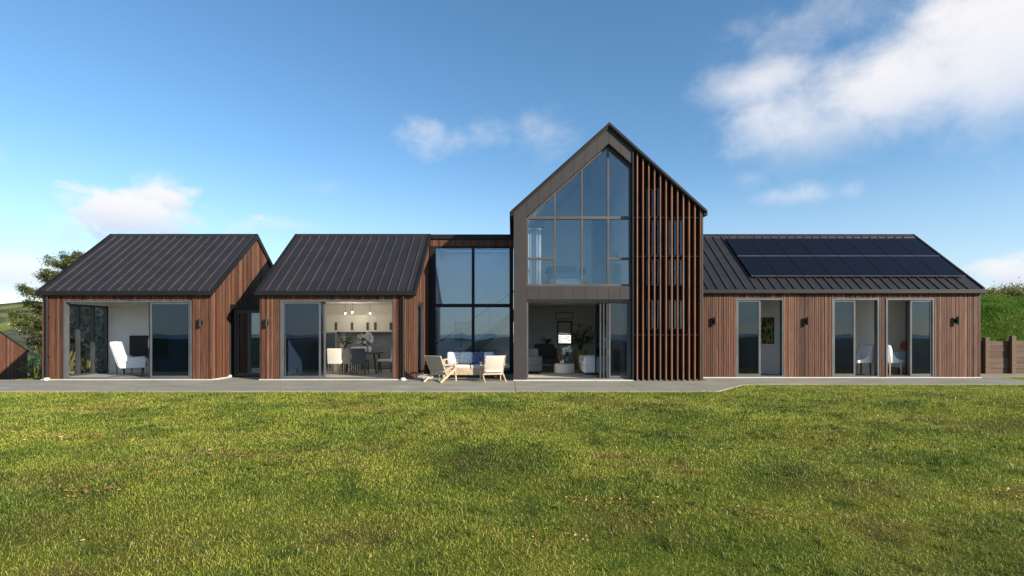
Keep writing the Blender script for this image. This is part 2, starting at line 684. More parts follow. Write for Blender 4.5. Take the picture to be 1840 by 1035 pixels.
def grass_mat(name, dark, var=True, translucent=.35):
    m = bpy.data.materials.new(name)
    m.use_nodes = True
    M[name] = m
    nt = m.node_tree
    N, L = nt.nodes, nt.links
    N.clear()
    out = N.new('ShaderNodeOutputMaterial')
    col = lawn_colour(nt, dark)
    g = N.new('ShaderNodeNewGeometry')
    rnd = ramp(nt, g.outputs['Random Per Island'], [(0, (.40, .48, .4)), (.5, (.92, 1.0, .9)), (.84, (1.3, 1.2, 1.1)), (.93, (1.7, 1.4, 1.6)), (1, (2.0, 1.6, 2.2))])
    col = mixc(nt, 1.0, col, rnd, 'MULTIPLY')
    df = N.new('ShaderNodeBsdfDiffuse')
    tl = N.new('ShaderNodeBsdfTranslucent')
    L.new(col, df.inputs[0]); L.new(col, tl.inputs[0])
    mx = N.new('ShaderNodeMixShader')
    mx.inputs[0].default_value = translucent
    L.new(df.outputs[0], mx.inputs[1]); L.new(tl.outputs[0], mx.inputs[2])
    gl = N.new('ShaderNodeBsdfGlossy')
    gl.inputs['Roughness'].default_value = .45
    m2 = N.new('ShaderNodeMixShader')
    m2.inputs[0].default_value = .03
    L.new(mx.outputs[0], m2.inputs[1]); L.new(gl.outputs[0], m2.inputs[2])
    L.new(m2.outputs[0], out.inputs['Surface'])


grass_mat('grass_blade', 1.06)
grass_mat('tuft_blade', .58)


def leaf_mat(name, stops, translucent=.3, gloss=.04):
    m = bpy.data.materials.new(name)
    m.use_nodes = True
    M[name] = m
    nt = m.node_tree
    N, L = nt.nodes, nt.links
    N.clear()
    out = N.new('ShaderNodeOutputMaterial')
    g = N.new('ShaderNodeNewGeometry')
    col = ramp(nt, g.outputs['Random Per Island'], stops)
    big = nz(nt, .9, 3)
    col = mixc(nt, 1.0, col, ramp(nt, big, [(.3, (.75, .8, .75)), (.7, (1.2, 1.15, 1.1))]), 'MULTIPLY')
    df = N.new('ShaderNodeBsdfDiffuse')
    tl = N.new('ShaderNodeBsdfTranslucent')
    L.new(col, df.inputs[0]); L.new(col, tl.inputs[0])
    mx = N.new('ShaderNodeMixShader')
    mx.inputs[0].default_value = translucent
    L.new(df.outputs[0], mx.inputs[1]); L.new(tl.outputs[0], mx.inputs[2])
    gl = N.new('ShaderNodeBsdfGlossy')
    gl.inputs['Roughness'].default_value = .35
    m2 = N.new('ShaderNodeMixShader')
    m2.inputs[0].default_value = gloss
    L.new(mx.outputs[0], m2.inputs[1]); L.new(gl.outputs[0], m2.inputs[2])
    L.new(m2.outputs[0], out.inputs['Surface'])


leaf_mat('needles', [(0, (.038, .052, .017)), (.5, (.085, .10, .030)), (1, (.16, .15, .05))], .2)
leaf_mat('bank_blade', [(0, (.07, .15, .022)), (.5, (.11, .21, .03)), (1, (.17, .27, .045))], .3, .012)
leaf_mat('flax_leaf', [(0, (.10, .12, .03)), (.5, (.21, .20, .055)), (1, (.36, .32, .12))], .25, .06)
leaf_mat('shrub_leaf', [(0, (.10, .115, .03)), (.5, (.19, .19, .05)), (1, (.30, .27, .09))], .3)
leaf_mat('dark_leaf', [(0, (.022, .05, .014)), (.5, (.035, .075, .02)), (1, (.06, .11, .03))], .25, .06)
leaf_mat('pale_leaf', [(0, (.16, .16, .08)), (.5, (.34, .35, .22)), (1, (.60, .58, .44))], .25, .05)
leaf_mat('wood_leaf', [(0, (.014, .045, .026)), (.6, (.022, .062, .036)), (1, (.04, .08, .04))], .15)
leaf_mat('dry_leaf', [(0, (.23, .09, .03)), (.6, (.33, .15, .06)), (1, (.40, .27, .13))], .2)


def terrain_mat():
    m, nt, N, L, b = new_mat('terrain')
    col = lawn_colour(nt, .34)
    fine = nz(nt, 28, 4)
    col = mixc(nt, 1.0, col, ramp(nt, fine, [(.3, (.5, .52, .45)), (.7, (1.2, 1.15, 1.1))]), 'MULTIPLY')
    # bush land further out
    g = N.new('ShaderNodeNewGeometry')
    ln = N.new('ShaderNodeVectorMath'); ln.operation = 'LENGTH'
    L.new(g.outputs['Position'], ln.inputs[0])
    mr = N.new('ShaderNodeMapRange')
    mr.inputs['From Min'].default_value = 32
    mr.inputs['From Max'].default_value = 48
    L.new(ln.outputs['Value'], mr.inputs['Value'])
    bush = ramp(nt, nz(nt, .12, 6), [(.3, (.012, .022, .010)), (.7, (.035, .05, .02))])
    L.new(mixc(nt, mr.outputs[0], col, bush), b.inputs['Base Color'])
    b.inputs['Roughness'].default_value = .95
    b.inputs['Specular IOR Level'].default_value = .1
    bump(nt, b, fine, .5, .03)


terrain_mat()


def hill_mat():
    m, nt, N, L, b = new_mat('hill_scrub')
    a = nz(nt, .055, 8, rough=.68)
    scrub = ramp(nt, a, [(.34, (.040, .045, .028)), (.5, (.085, .088, .055)), (.66, (.13, .125, .08))])
    p = nz(nt, .011, 2, (1, .55, 1))
    fine = nz(nt, .5, 4)
    past = mixc(nt, fine, (.14, .17, .045), (.19, .21, .06))
    L.new(mixc(nt, ramp(nt, p, [(.545, (0, 0, 0)), (.56, (1, 1, 1))]), scrub, past), b.inputs['Base Color'])
    b.inputs['Roughness'].default_value = 1
    b.inputs['Specular IOR Level'].default_value = .05
    bump(nt, b, a, .8, 4.0)


hill_mat()


def water_mat():
    m, nt, N, L, b = new_mat('sea_water')
    b.inputs['Base Color'].default_value = (.02, .06, .09, 1)
    b.inputs['Roughness'].default_value = .25
    bump(nt, b, nz(nt, .2, 4), .4, .6)


water_mat()


def patio_mat():
    m, nt, N, L, b = new_mat('patio_concrete')
    f = nz(nt, .8, 8, (1, 2.2, 1), rough=.65)
    sp = nz(nt, 90, 2)
    oi = N.new('ShaderNodeObjectInfo')
    col = ramp(nt, f, [(.30, (.215, .20, .155)), (.55, (.29, .27, .212)), (.75, (.36, .335, .265))])
    col = mixc(nt, 1.0, col, ramp(nt, sp, [(.35, (.78, .78, .78)), (.6, (1.05, 1.05, 1.05))]), 'MULTIPLY')
    col = mixc(nt, 1.0, col, ramp(nt, oi.outputs['Random'], [(0, (.92, .92, .92)), (1, (1.06, 1.06, 1.05))]), 'MULTIPLY')
    st = nz(nt, .5, 6, (1, 1, 1))
    col = mixc(nt, ramp(nt, st, [(.60, (0, 0, 0)), (.72, (.45, .45, .45))]), col, (.44, .41, .33))
    L.new(col, b.inputs['Base Color'])
    b.inputs['Roughness'].default_value = .85
    dk = nz(nt, .9, 5, (.6, 1.6, 1))
    L.new(mixc(nt, ramp(nt, dk, [(.60, (0, 0, 0)), (.74, (.5, .5, .5))]), col, (.15, .14, .115)), b.inputs['Base Color'])
    bump(nt, b, sp, .35, .004)


patio_mat()

# ================================================================== setting
def hgt(X, Y):
    X = np.asarray(X, float); Y = np.asarray(Y, float)
    d = np.maximum(0, 12.8 - Y)
    f = np.where(d < 25, -.045 * d - .004 * d * d, -3.625 - 21.4 * (1 - np.exp(-(d - 25) * .0115)))
    e = np.maximum(0, -15.3 - X)
    far = np.clip((Y - 13) / 6, 0, 1)
    g = -22 * (1 - np.exp(-e * .0062)) * far
    b = -.02 * np.maximum(0, Y - 40)
    un = (.05 * np.sin(X * .9 + 1.3 * np.sin(Y * .7)) * np.sin(Y * 1.1 + .6) + .02 * np.sin(X * 2.3 + Y * 1.7)) * np.clip((12.6 - Y) / 2.0, 0, 1)
    rr_ = np.hypot(X, Y)
    hl = (6 + 5 * np.sin(X * .0061 + 1.2) + 4 * np.sin(X * .0147 + Y * .006) + 2 * np.sin(X * .037 + 2)) * np.clip((rr_ - 260) / 300, 0, 1) * (Y < 0)
    z = np.maximum(-.03 + f + g + b + un, -21.5) + np.maximum(hl, 0)
    return z - np.clip((np.hypot(X, Y) - 1250) / 600, 0, 1) * 8


def build_terrain():
    t = np.linspace(-1, 1, 221)
    xs = np.sinh(t * 6.2) / math.sinh(6.2) * 2200
    ys = np.sinh(t * 6.2) / math.sinh(6.2) * 2200 + 9
    xs = np.unique(np.concatenate([xs, np.arange(-26, 26, .5)]))
    ys = np.unique(np.concatenate([ys, np.arange(-10, 26, .5)]))
    GX, GY = np.meshgrid(xs, ys)
    Z = hgt(GX, GY)
    v = np.stack([GX, GY, Z], -1).reshape(-1, 3)
    nx, ny = len(xs), len(ys)
    i = np.arange((nx) * (ny)).reshape(ny, nx)
    f = np.stack([i[:-1, :-1], i[:-1, 1:], i[1:, 1:], i[1:, :-1]], -1).reshape(-1, 4)
    o = np_mesh('ground', v, f, 'terrain')
    for p in o.data.polygons: p.use_smooth = True
    tag(o, 'mown lawn and land falling away around the house', 'ground', kind='structure')


def np_mesh(name, v, f, mat, parent=None):
    me = bpy.data.meshes.new(name)
    v = np.asarray(v, dtype=np.float32); f = np.asarray(f, dtype=np.int32)
    k = f.shape[1]
    me.vertices.add(len(v)); me.vertices.foreach_set('co', v.ravel())
    me.loops.add(f.size); me.loops.foreach_set('vertex_index', f.ravel())
    me.polygons.add(len(f))
    me.polygons.foreach_set('loop_start', np.arange(0, f.size, k, dtype=np.int32))
    me.polygons.foreach_set('loop_total', np.full(len(f), k, dtype=np.int32))
    me.update(calc_edges=True)
    me.validate()
    me.materials.append(M[mat])
    o = bpy.data.objects.new(name, me)
    COL.objects.link(o)
    if parent is not None:
        o.parent = parent
        o.location = -wpos(parent)
    return o


build_terrain()

sea = MB().add([(-20000, -20000, -23.5), (20000, -20000, -23.5), (20000, 20000, -23.5), (-20000, 20000, -23.5)], [(0, 1, 2, 3)]).build('sea', 'sea_water')
tag(sea, 'distant sea at the foot of the land', 'sea', kind='structure')


def build_hill():
    xs = np.linspace(-1000, -120, 150); ys = np.linspace(230, 1000, 130)
    GX, GY = np.meshgrid(xs, ys)
    Z = -24 + 62 * np.exp(-((GX + 500) / 150) ** 2 / 1.4 - ((GY - 620) / 230) ** 2 / 1.6)
    Z += 18 * np.exp(-((GX + 300) / 120) ** 2 - ((GY - 420) / 150) ** 2)
    N = np.array([mnoise.fractal(Vector((x * .02, y * .02, 0)), 1.0, 2.0, 6) for x, y in zip(GX.ravel(), GY.ravel())]).reshape(GX.shape)
    Z += N * 3.2 * np.clip((Z + 24) / 20, 0, 1)
    v = np.stack([GX, GY, Z], -1).reshape(-1, 3)
    nx, ny = len(xs), len(ys)
    i = np.arange(nx * ny).reshape(ny, nx)
    f = np.stack([i[:-1, :-1], i[:-1, 1:], i[1:, 1:], i[1:, :-1]], -1).reshape(-1, 4)
    o = np_mesh('hill', v, f, 'hill_scrub')
    tag(o, 'distant scrub covered hill with pasture behind the cedar shed', 'hill', kind='structure')


build_hill()

# patio: slabs with joints
PATIO = [  # x0, x1, y0, y1
    (-22.0, -15.6, 12.86, 15.3), (-15.6, -12.2, 12.84, 16.0), (-12.2, -9.0, 12.84, 16.0), (-9.0, -5.9, 12.82, 17.0),
    (-5.9, -2.95, 12.84, 16.0), (-2.95, 0.08, 12.84, 18.75), (0.08, 3.2, 12.84, 15.8), (3.2, 5.0, 12.86, 15.8),
    (6.75, 9.4, 14.62, 16.8), (9.4, 12.2, 14.62, 16.8), (12.2, 14.97, 14.62, 16.8), (14.97, 18.2, 14.62, 15.55), (15.02, 18.2, 17.2, 18.46),
]
patio = MB().box(-9.0, -7.75, 17.0, 17.02, -.12, -.02).build('patio', 'patio_concrete')
tag(patio, 'grey concrete patio along the front of the house', 'patio', kind='structure')
for (a, b, c, d) in PATIO:
    unit_box('slab', 'patio_concrete', patio, a + .006, b - .006, c + .004, d - .004, -.14, 0)
MB().ext([(5.006, 12.86), (5.1, 12.88), (6.4, 14.5), (6.744, 14.62), (6.744, 16.8), (5.9, 16.8), (5.9, 15.8), (5.006, 15.8)], 'z', -.14, 0).build('slab', 'patio_concrete', patio)
unit_box('slab', 'patio_concrete', patio, 15.02, 15.55, 15.56, 17.19, -.14, 0)

# ================================================================== building helpers


def pieces(x0, x1, z0, z1, ops):
    """rectangles left of a wall after cutting openings (a,b,za,zb)"""
    xs = sorted({x0, x1, *[o[0] for o in ops], *[o[1] for o in ops]})
    out = []
    for a, b in zip(xs[:-1], xs[1:]):
        m = (a + b) / 2
        zz = z0
        for o in sorted([o for o in ops if o[0] < m < o[1]], key=lambda o: o[2]):
            if o[2] > zz + 1e-4: out.append((a, b, zz, o[2]))
            zz = o[3]
        if zz < z1 - 1e-4: out.append((a, b, zz, z1))
    return out


def boards_front(parent, x0, x1, z0, z1, Yf, ops, rnd, skip=()):
    x = x0
    while x < x1 - .01:
        w = rnd.choice([.052, .066, .066, .082, .098])
        xb = min(x + w, x1)
        if x1 - xb < .03: xb = x1
        gap = .013
        dy = rnd.uniform(0, .017)
        m = (x + xb) / 2
        zz = z0
        segs = []
        for o in sorted([o for o in ops if o[0] < m < o[1]], key=lambda o: o[2]):
            if o[2] > zz + .02: segs.append((zz, o[2]))
            zz = o[3]
        if zz < z1 - .02: segs.append((zz, z1))
        for (a, b) in segs:
            unit_box('board', 'cedar', parent, x + gap / 2, xb - gap / 2, Yf + dy, Yf + .027, a, b)
        x = xb


def boards_gable(parent, y0, y1, zf, Xf, sgn, rnd, ops=(), z0=.03):
    """boards of a gable wall in plane X=Xf; sgn = outward normal sign; zf(y)=top"""
    y = y0
    while y < y1 - .01:
        w = rnd.choice([.06, .07, .07, .085, .1])
        yb = min(y + w, y1)
        if y1 - yb < .03: yb = y1
        a, b = y + .006, yb - .006
        m = (y + yb) / 2
        lo = z0
        for o in ops:
            if o[0] < m < o[1]: lo = o[3]
        dx = rnd.uniform(0, .012)
        xo, xi = Xf - sgn * dx, Xf - sgn * .027
        cut = [a] + ([RIDGE_Y] if a < RIDGE_Y < b else []) + [b]
        poly = [(a, lo), (b, lo)] + [(c, zf(c)) for c in reversed(cut)]
        MB().ext(poly, 'x', xi, xo).build('board', 'cedar', parent)
        y = yb


RIDGE_Y = 0


def gable_roof(root, x0, x1, Ye, Ze, Yr, Zr, over, seam_at, panels=True, th=.09, mat='roof_metal'):
    """double pitched roof with ridge along X. Ye: outer front eave, seams given as x positions"""
    sl = (Zr - Ze) / (Yr - Ye)
    Yb = 2 * Yr - Ye
    base = MB()
    base.ext([(Ye, Ze), (Yr, Zr), (Yb, Ze), (Yb, Ze - th), (Yr, Zr - th), (Ye, Ze - th)], 'x', x0, x1)
    roof = base.build('roof', mat, root)
    nrm = Vector((0, -sl, 1)).normalized()
    # front pans between the seams
    edges = [x0 + .06] + list(seam_at) + [x1 - .06]
    for a, b in zip(edges[:-1], edges[1:]):
        if b - a < .05: continue
        m = MB()
        p = [Vector((a + .012, Ye + .01, Ze + .01 * sl)), Vector((b - .012, Ye + .01, Ze + .01 * sl)), Vector((b - .012, Yr - .05, Zr - .05 * sl)), Vector((a + .012, Yr - .05, Zr - .05 * sl))]
        q = [v + nrm * random.uniform(.005, .009) for v in p]
        m.add(p + q, [(4, 5, 6, 7), (0, 1, 5, 4), (1, 2, 6, 5), (2, 3, 7, 6), (3, 0, 4, 7), (3, 2, 1, 0)])
        m.build('roof_panel', mat, roof)
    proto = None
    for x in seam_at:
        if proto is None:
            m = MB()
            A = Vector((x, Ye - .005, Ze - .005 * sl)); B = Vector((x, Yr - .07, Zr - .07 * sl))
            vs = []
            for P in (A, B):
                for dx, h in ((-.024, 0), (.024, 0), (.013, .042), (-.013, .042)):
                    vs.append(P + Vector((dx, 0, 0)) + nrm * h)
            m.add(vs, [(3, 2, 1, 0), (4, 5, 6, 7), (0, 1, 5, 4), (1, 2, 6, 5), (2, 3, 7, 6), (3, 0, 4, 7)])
            proto = m.build('seam', 'seam_glint_metal', roof)
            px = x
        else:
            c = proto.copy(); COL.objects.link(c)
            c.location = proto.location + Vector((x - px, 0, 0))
    # ridge cap
    m = MB()
    c = .15
    m.ext([(Yr - c, Zr - c * sl + .035), (Yr, Zr + .055), (Yr + c, Zr - c * sl + .035), (Yr + c, Zr - c * sl + .012), (Yr, Zr + .03), (Yr - c, Zr - c * sl + .012)], 'x', x0 + .0, x1 - .0)
    m.build('ridge_cap', mat, roof)
    # barge flashings along both ends
    for xa, xb in ((x0 - .015, x0 + .05), (x1 - .05, x1 + .015)):
        m = MB()
        m.ext([(Ye - .01, Ze + .048), (Yr, Zr + .058), (Yb + .01, Ze + .048), (Yb + .01, Ze - th - .05), (Yr, Zr - th - .05), (Ye - .01, Ze - th - .05)], 'x', xa, xb)
        m.build('barge_flashing', 'trim_black', roof)
    # gutter
    m = MB()
    m.box(x0 - .02, x1 + .02, Ye - .075, Ye + .03, Ze - .125, Ze - .005)
    m.build('gutter', 'trim_black', roof, bevel=.006)
    return roof


def leaf(parent, p0, p1, z0, z1, glass='glass_door', fr='alu_grey', w=.05, d=.045, handle=None, name='door_leaf'):
    """framed glass leaf between two plan points"""
    a = Vector((*p0, 0)); b = Vector((*p1, 0))
    t = (b - a).normalized()
    up = Vector((0, 0, 1))
    nrm = t.cross(up)
    m = MB()
    zc0, zc1 = Vector((0, 0, z0)), Vector((0, 0, z1))
    for s in (a + t * w / 2, b - t * w / 2):
        vs = []
        for zz in (z0, z1):
            for i, j in ((-1, -1), (1, -1), (1, 1), (-1, 1)):
                vs.append(s + t * (w / 2 * i) + nrm * (d / 2 * j) + up * zz)
        m.add(vs, [(3, 2, 1, 0), (4, 5, 6, 7), (0, 1, 5, 4), (1, 2, 6, 5), (2, 3, 7, 6), (3, 0, 4, 7)])
    for zz, hh in ((z0 + w * .6, w * 1.2), (z1 - w / 2, w)):
        m.bar(a + t * w + up * zz, b - t * w + up * zz, d * .96, hh)
    o = m.build(name, fr, parent)
    g = MB()
    h = .005
    vs = []
    for q in (a + t * (w - .004), b - t * (w - .004)):
        for zz in (z0 + w * 1.2 - .004, z1 - w + .004):
            for j in (-h, h):
                vs.append(q + nrm * j + up * zz)
    g.add(vs, [(0, 1, 3, 2), (4, 6, 7, 5), (0, 4, 5, 1), (2, 3, 7, 6), (0, 2, 6, 4), (1, 5, 7, 3)])
    g.build('pane', glass, o)
    if handle is not None:
        s = a + t * (w / 2) if handle == 0 else b - t * (w / 2)
        k = MB()
        for sg in (-1,):
            base = s - nrm * (-d / 2 - .03) * 1
        k.bar(s + nrm * (d / 2 + .04) + up * (z0 + .9), s + nrm * (d / 2 + .04) + up * (z0 + 1.2), .02, .02)
        k.bar(s + nrm * (d / 2 - .002) + up * (z0 + .93), s + nrm * (d / 2 + .05) + up * (z0 + .93), .018, .018)
        k.bar(s + nrm * (d / 2 - .002) + up * (z0 + 1.17), s + nrm * (d / 2 + .05) + up * (z0 + 1.17), .018, .018)
        k.build('handle', 'alu_grey', o)
    return o


def door_frame(parent, x0, x1, z0, z1, Y0, Y1, w=.055, mat='alu_grey', sill=True):
    m = MB()
    m.box(x0, x0 + w, Y0, Y1, z0, z1)
    m.box(x1 - w, x1, Y0, Y1, z0, z1)
    m.box(x0 + w, x1 - w, Y0, Y1, z1 - w, z1)
    if sill: m.box(x0 + w, x1 - w, Y0 + .002, Y1, z0, z0 + .035)
    return m.build('door_frame', mat, parent)


def downpipe(parent, x, Yf, z1, mat='trim_black'):
    m = MB()
    m.tube([(x, Yf - .055, .04), (x, Yf - .055, z1)], .042, 12)
    o = m.build('downpipe', mat, parent, smooth=True)
    for zz in (.7, 1.9):
        MB().box(x - .05, x + .05, Yf - .06, Yf + .01, zz, zz + .03).build('bracket', mat, o)
    MB().lathe([(.075, 0), (.075, .05), (.055, .075)], (x, Yf - .06, .001), 12).build('gully_collar', 'pipe_white', o, smooth=True)


def px(x, Y): return (x - 920) * Y / 940
def pz(y, Y): return EYE + (600 - y) * Y / 940


Y12, YT, YR = 15.86, 15.62, 16.62
FL = .045            # floor level
rnd = random.Random(3)


def room(root, x0, x1, y0, y1, z0, z1, wall='plaster', floor='floor_tile', left=True, right=True, back=True, back_ops=(), left_ops=(), ceil=True, t=.06):
    MB().box(x0, x1, y0, y1, z0 - .04, z0).build('floor', floor, root)
    if ceil: MB().box(x0, x1, y0, y1, z1, z1 + .05).build('ceiling', 'ceiling_white', root)
    if left:
        m = MB()
        for a, b, c, d in pieces(y0, y1, z0, z1, list(left_ops)): m.box(x0 - t, x0, a, b, c, d)
        m.build('interior_wall', wall, root)
    if right: MB().box(x1, x1 + t, y0, y1, z0, z1).build('interior_wall', wall, root)
    if back:
        m = MB()
        for a, b, c, d in pieces(x0, x1, z0, z1, list(back_ops)): m.box(a, b, y1, y1 + t, c, d)
        m.build('interior_wall', wall, root)


# ================================================================== pavilion one (bedroom wing)
def pavilion(x0, x1, name, label, opening, seams, right_ops=(), left_ops=()):
    global RIDGE_Y
    Yf, Yr = Y12, Y12 + 2.78
    Yb = 2 * Yr - Yf
    Ze, Zr = 2.74, 4.91
    RIDGE_Y = Yr
    sl = (Zr - Ze) / (Yr - Yf)
    root = thing(name, ((x0 + x1) / 2, Yf, 0), label, 'building')
    zt = Ze - .10
    fw = MB()
    for a, b, c, d in pieces(x0 + .03, x1 - .03, .03, zt, [opening]): fw.box(a, b, Yf + .03, Yf + .18, c, d)
    fw = fw.build('front_wall', 'wall_backing', root)
    boards_front(fw, x0, x1, .03, zt, Yf, [opening], rnd)
    zf = lambda y: Ze + (min(y, 2 * Yr - y) - Yf) * sl - .10
    for X, s, ops in ((x1, 1, right_ops), (x0, -1, left_ops)):
        m = MB()
        cols = sorted({Yf + .03, Yb - .03, Yr, *[o[0] for o in ops], *[o[1] for o in ops]})
        for a, b in zip(cols[:-1], cols[1:]):
            lo = .03
            mid = (a + b) / 2
            for o in ops:
                if o[0] < mid < o[1]: lo = o[3]
            m.ext([(a, lo), (b, lo), (b, zf(b) - .01), (a, zf(a) - .01)], 'x', X - s * .03, X - s * .16)
        gw = m.build('gable_wall', 'wall_backing', root)
        boards_gable(gw, Yf + .03, Yb - .03, zf, X, s, rnd, ops)
    MB().box(x0, x1, Yb - .15, Yb, .03, zt).build('rear_wall', 'cedar', root)
    MB().box(x0 - .012, x1 + .012, Yf - .015, Yb, -.1, .028).build('plinth', 'concrete_light', root)
    ye = Yf - .07
    gable_roof(root, x0 - .05, x1 + .04, ye, Ze - .07 * sl, Yr, Zr, .07, seams)
    return root


H1L, H1R = px(75, Y12), px(380, Y12)
o1 = (px(113, Y12), px(343.5, Y12), .03, pz(540, Y12))
h1 = pavilion(H1L, H1R, 'timber_pavilion', 'cedar pavilion with dark metal roof and white wing chair inside its open door', o1,
              [H1L + .22 + .305 * i for i in range(17)], left_ops=[(16.45, 18.25, FL, 2.36)])
door_frame(h1, o1[0], o1[1], .03, o1[3], Y12 + .015, Y12 + .17)
leaf(h1, (px(268, Y12), Y12 + .06), (o1[1] - .055, Y12 + .06), .066, o1[3] - .056)
leaf(h1, (px(263, Y12), Y12 + .125), (px(334, Y12), Y12 + .125), .066, o1[3] - .056, handle=0)
downpipe(h1, px(87, Y12), Y12, 2.58)
room(h1, H1L + .17, H1R - .2, Y12 + .18, 18.32, FL, 2.52, 'plaster', 'floor_tile', left_ops=[(16.45, 18.22, FL, 2.36)])
# west side window of the bedroom
wx = H1L + .05
w_ = MB()
for yy in (16.45, 17.02, 17.62, 18.2):
    w_.box(wx, wx + .12, yy, yy + .055, FL + .06, 2.30)
w_.box(wx, wx + .12, 16.45, 18.255, 2.30, 2.36)
w_.box(wx, wx + .12, 16.45, 18.255, FL, FL + .06)
sw = w_.build('side_window', 'alu_dark', h1)
for ya, yb in ((16.507, 17.018), (17.077, 17.618), (17.677, 18.198)):
    MB().box(wx + .05, wx + .058, ya, yb, FL + .06, 2.30).build('pane', 'glass_clear', sw)

# ================================================================== pavilion two (kitchen wing)
H2L, H2R = px(466, Y12), px(745, Y12)
o2 = (px(503, Y12), px(708, Y12), .03, pz(539, Y12))
h2 = pavilion(H2L, H2R, 'timber_pavilion', 'cedar pavilion with dark metal roof opening onto a kitchen and dining table', o2,
              [H2L + .23 + .305 * i for i in range(15)], right_ops=[(16.42, 17.55, FL, 2.42)])
door_frame(h2, o2[0], o2[1], .03, o2[3], Y12 + .015, Y12 + .17)
leaf(h2, (o2[0] + .055, Y12 + .06), (px(575, Y12), Y12 + .06), .066, o2[3] - .056)
leaf(h2, (px(511, Y12), Y12 + .125), (px(582.5, Y12), Y12 + .125), .066, o2[3] - .056, handle=1)
downpipe(h2, px(725, Y12), Y12, 2.58)
room(h2, H2L + .17, H2R - .17, Y12 + .18, 20.72, FL, 2.56, 'plaster', 'floor_tile', right=False)
rw = MB()
for a, b, c, d in pieces(Y12 + .18, 20.72, FL, 2.56, [(16.42, 17.55, FL, 2.42)]): rw.box(H2R - .17, H2R - .161, a, b, c, d)
rw.build('interior_wall', 'plaster', h2)
# side door in its right gable
sd = MB()
sx = H2R - .03
sd.box(sx - .1, sx, 16.42, 16.48, FL, 2.42); sd.box(sx - .1, sx, 17.49, 17.55, FL, 2.42); sd.box(sx - .1, sx, 16.48, 17.49, 2.36, 2.42)
sd.build('side_door_frame', 'alu_dark', h2)
leaf(h2, (sx - .05, 16.485), (sx - .05, 17.485), FL + .01, 2.355, fr='alu_dark')
MB().box(H2R - .02, H2R + .42, 16.3, 17.7, .002, .04).build('doorstep', 'concrete_light', h2)

# ================================================================== entry link
LY = 17.0
lk = thing('entry_link', ((H1R + H2L) / 2, LY, 0), 'low black flat roofed glazed link between the two cedar pavilions', 'building')
lz = pz(547, LY)
MB().box(H1R + .02, H2L - .02, LY - .10, LY + 3.4, lz - .16, lz).build('roof', 'trim_black', lk)
MB().box(H1R + .02, H1R + .05, LY + .0, LY + 3.3, .03, lz - .16).build('side_cheek', 'trim_black', lk)
downpipe(lk, px(416, LY), LY - .03, lz - .17)
door_frame(lk, px(421, LY), H2L - .03, .03, lz - .17, LY, LY + .1, mat='alu_dark')
leaf(lk, (px(425, LY), LY + .05), (px(447, LY), LY + .05), .07, lz - .23, fr='alu_dark')
leaf(lk, (px(447, LY) + .004, LY + .05), (H2L - .09, LY + .05), .07, lz - .23, fr='alu_dark', glass='glass_hall')
MB().box(H1R + .06, H2L - .02, LY + .11, LY + 3.3, .0, FL).build('floor', 'floor_tile', lk)
MB().box(px(446, 19.2), H2L - .02, 19.0, 19.1, FL, lz - .16).build('interior_wall', 'plaster_grey', lk)
MB().box(H1R + .06, px(446, 19.2), 20.1, 20.2, FL, lz - .16).build('interior_wall', 'wall_backing', lk)
MB().box(H1R + .03, H2L - .01, LY - .04, LY + .1, -.1, .028).build('plinth', 'trim_black', lk)

# ================================================================== stair hall
SY = 18.66
XL, XR = H2R + .0, .05
sh = thing('stair_hall', ((XL + XR) / 2, SY, 0), 'tall recessed glass stair hall between kitchen pavilion and black gable', 'building')
zg = pz(443, SY)
fas = MB().box(XL + .02, XR - .01, SY + .02, SY + .2, zg, 4.78).build('fascia', 'wall_backing', sh)
x = XL + .03
while x < XR - .03:
    w = rnd.choice([.07, .085, .1])
    xe = min(x + w, XR - .02)
    unit_box('board', 'cedar', fas, x + .004, xe - .004, SY - .01 + rnd.uniform(0, .01), SY + .019, zg + .01, 4.775)
    x += w
m = MB()
sk_ = (XL + .3, XR - .25, SY + .4, SY + 2.4)  # opening for an unseen skylight, added to brighten the stairs
m.box(XL - .1, XR - .01, SY - .06, sk_[2], 4.78, 4.94); m.box(XL - .1, XR - .01, sk_[3], SY + 3.4, 4.78, 4.94)
m.box(XL - .1, sk_[0], sk_[2], sk_[3], 4.78, 4.94); m.box(sk_[1], XR - .01, sk_[2], sk_[3], 4.78, 4.94)
hroof = m.build('roof', 'trim_black', sh)
MB().box(sk_[0] - .03, sk_[1] + .03, sk_[2] - .03, sk_[3] + .03, 4.945, 4.957).build('added_skylight', 'glass_clear', hroof)
# return strip of boards beside the glass
zt_ = pz(549, SY); zb_ = pz(666, SY)
colx = [px(781, SY), px(850, SY), px(918, SY)]
f_ = MB()
f_.box(XL + .02, colx[0] + .03, SY, SY + .12, .04, zg)
f_.box(colx[1] - .05, colx[1] + .05, SY, SY + .12, zb_, zg)
f_.box(colx[2] - .05, XR, SY, SY + .12, .04, zg)
f_.box(colx[0] + .03, colx[1] - .05, SY + .002, SY + .12, zt_ - .06, zt_ + .06)
f_.box(colx[1] + .05, colx[2] - .05, SY + .002, SY + .12, zt_ - .06, zt_ + .06)
f_.box(colx[0] + .03, colx[2] - .05, SY + .002, SY + .12, .04, zb_)
f_.box(colx[0] + .03, colx[1] - .05, SY + .002, SY + .12, zg - .05, zg)
f_.box(colx[1] + .05, colx[2] - .05, SY + .002, SY + .12, zg - .05, zg)
fr_ = f_.build('window_frame', 'trim_black', sh)
for (a, b) in ((colx[0] + .03, colx[1] - .05), (colx[1] + .05, colx[2] - .05)):
    for (c, d) in ((zb_, zt_ - .06), (zt_ + .06, zg - .05)):
        MB().box(a, b, SY + .055, SY + .065, c, d).build('pane', 'glass_hall', fr_)
MB().box(XL + .02, XR, SY + .14, 22.0, FL - .04, FL).build('floor', 'floor_tile', sh)
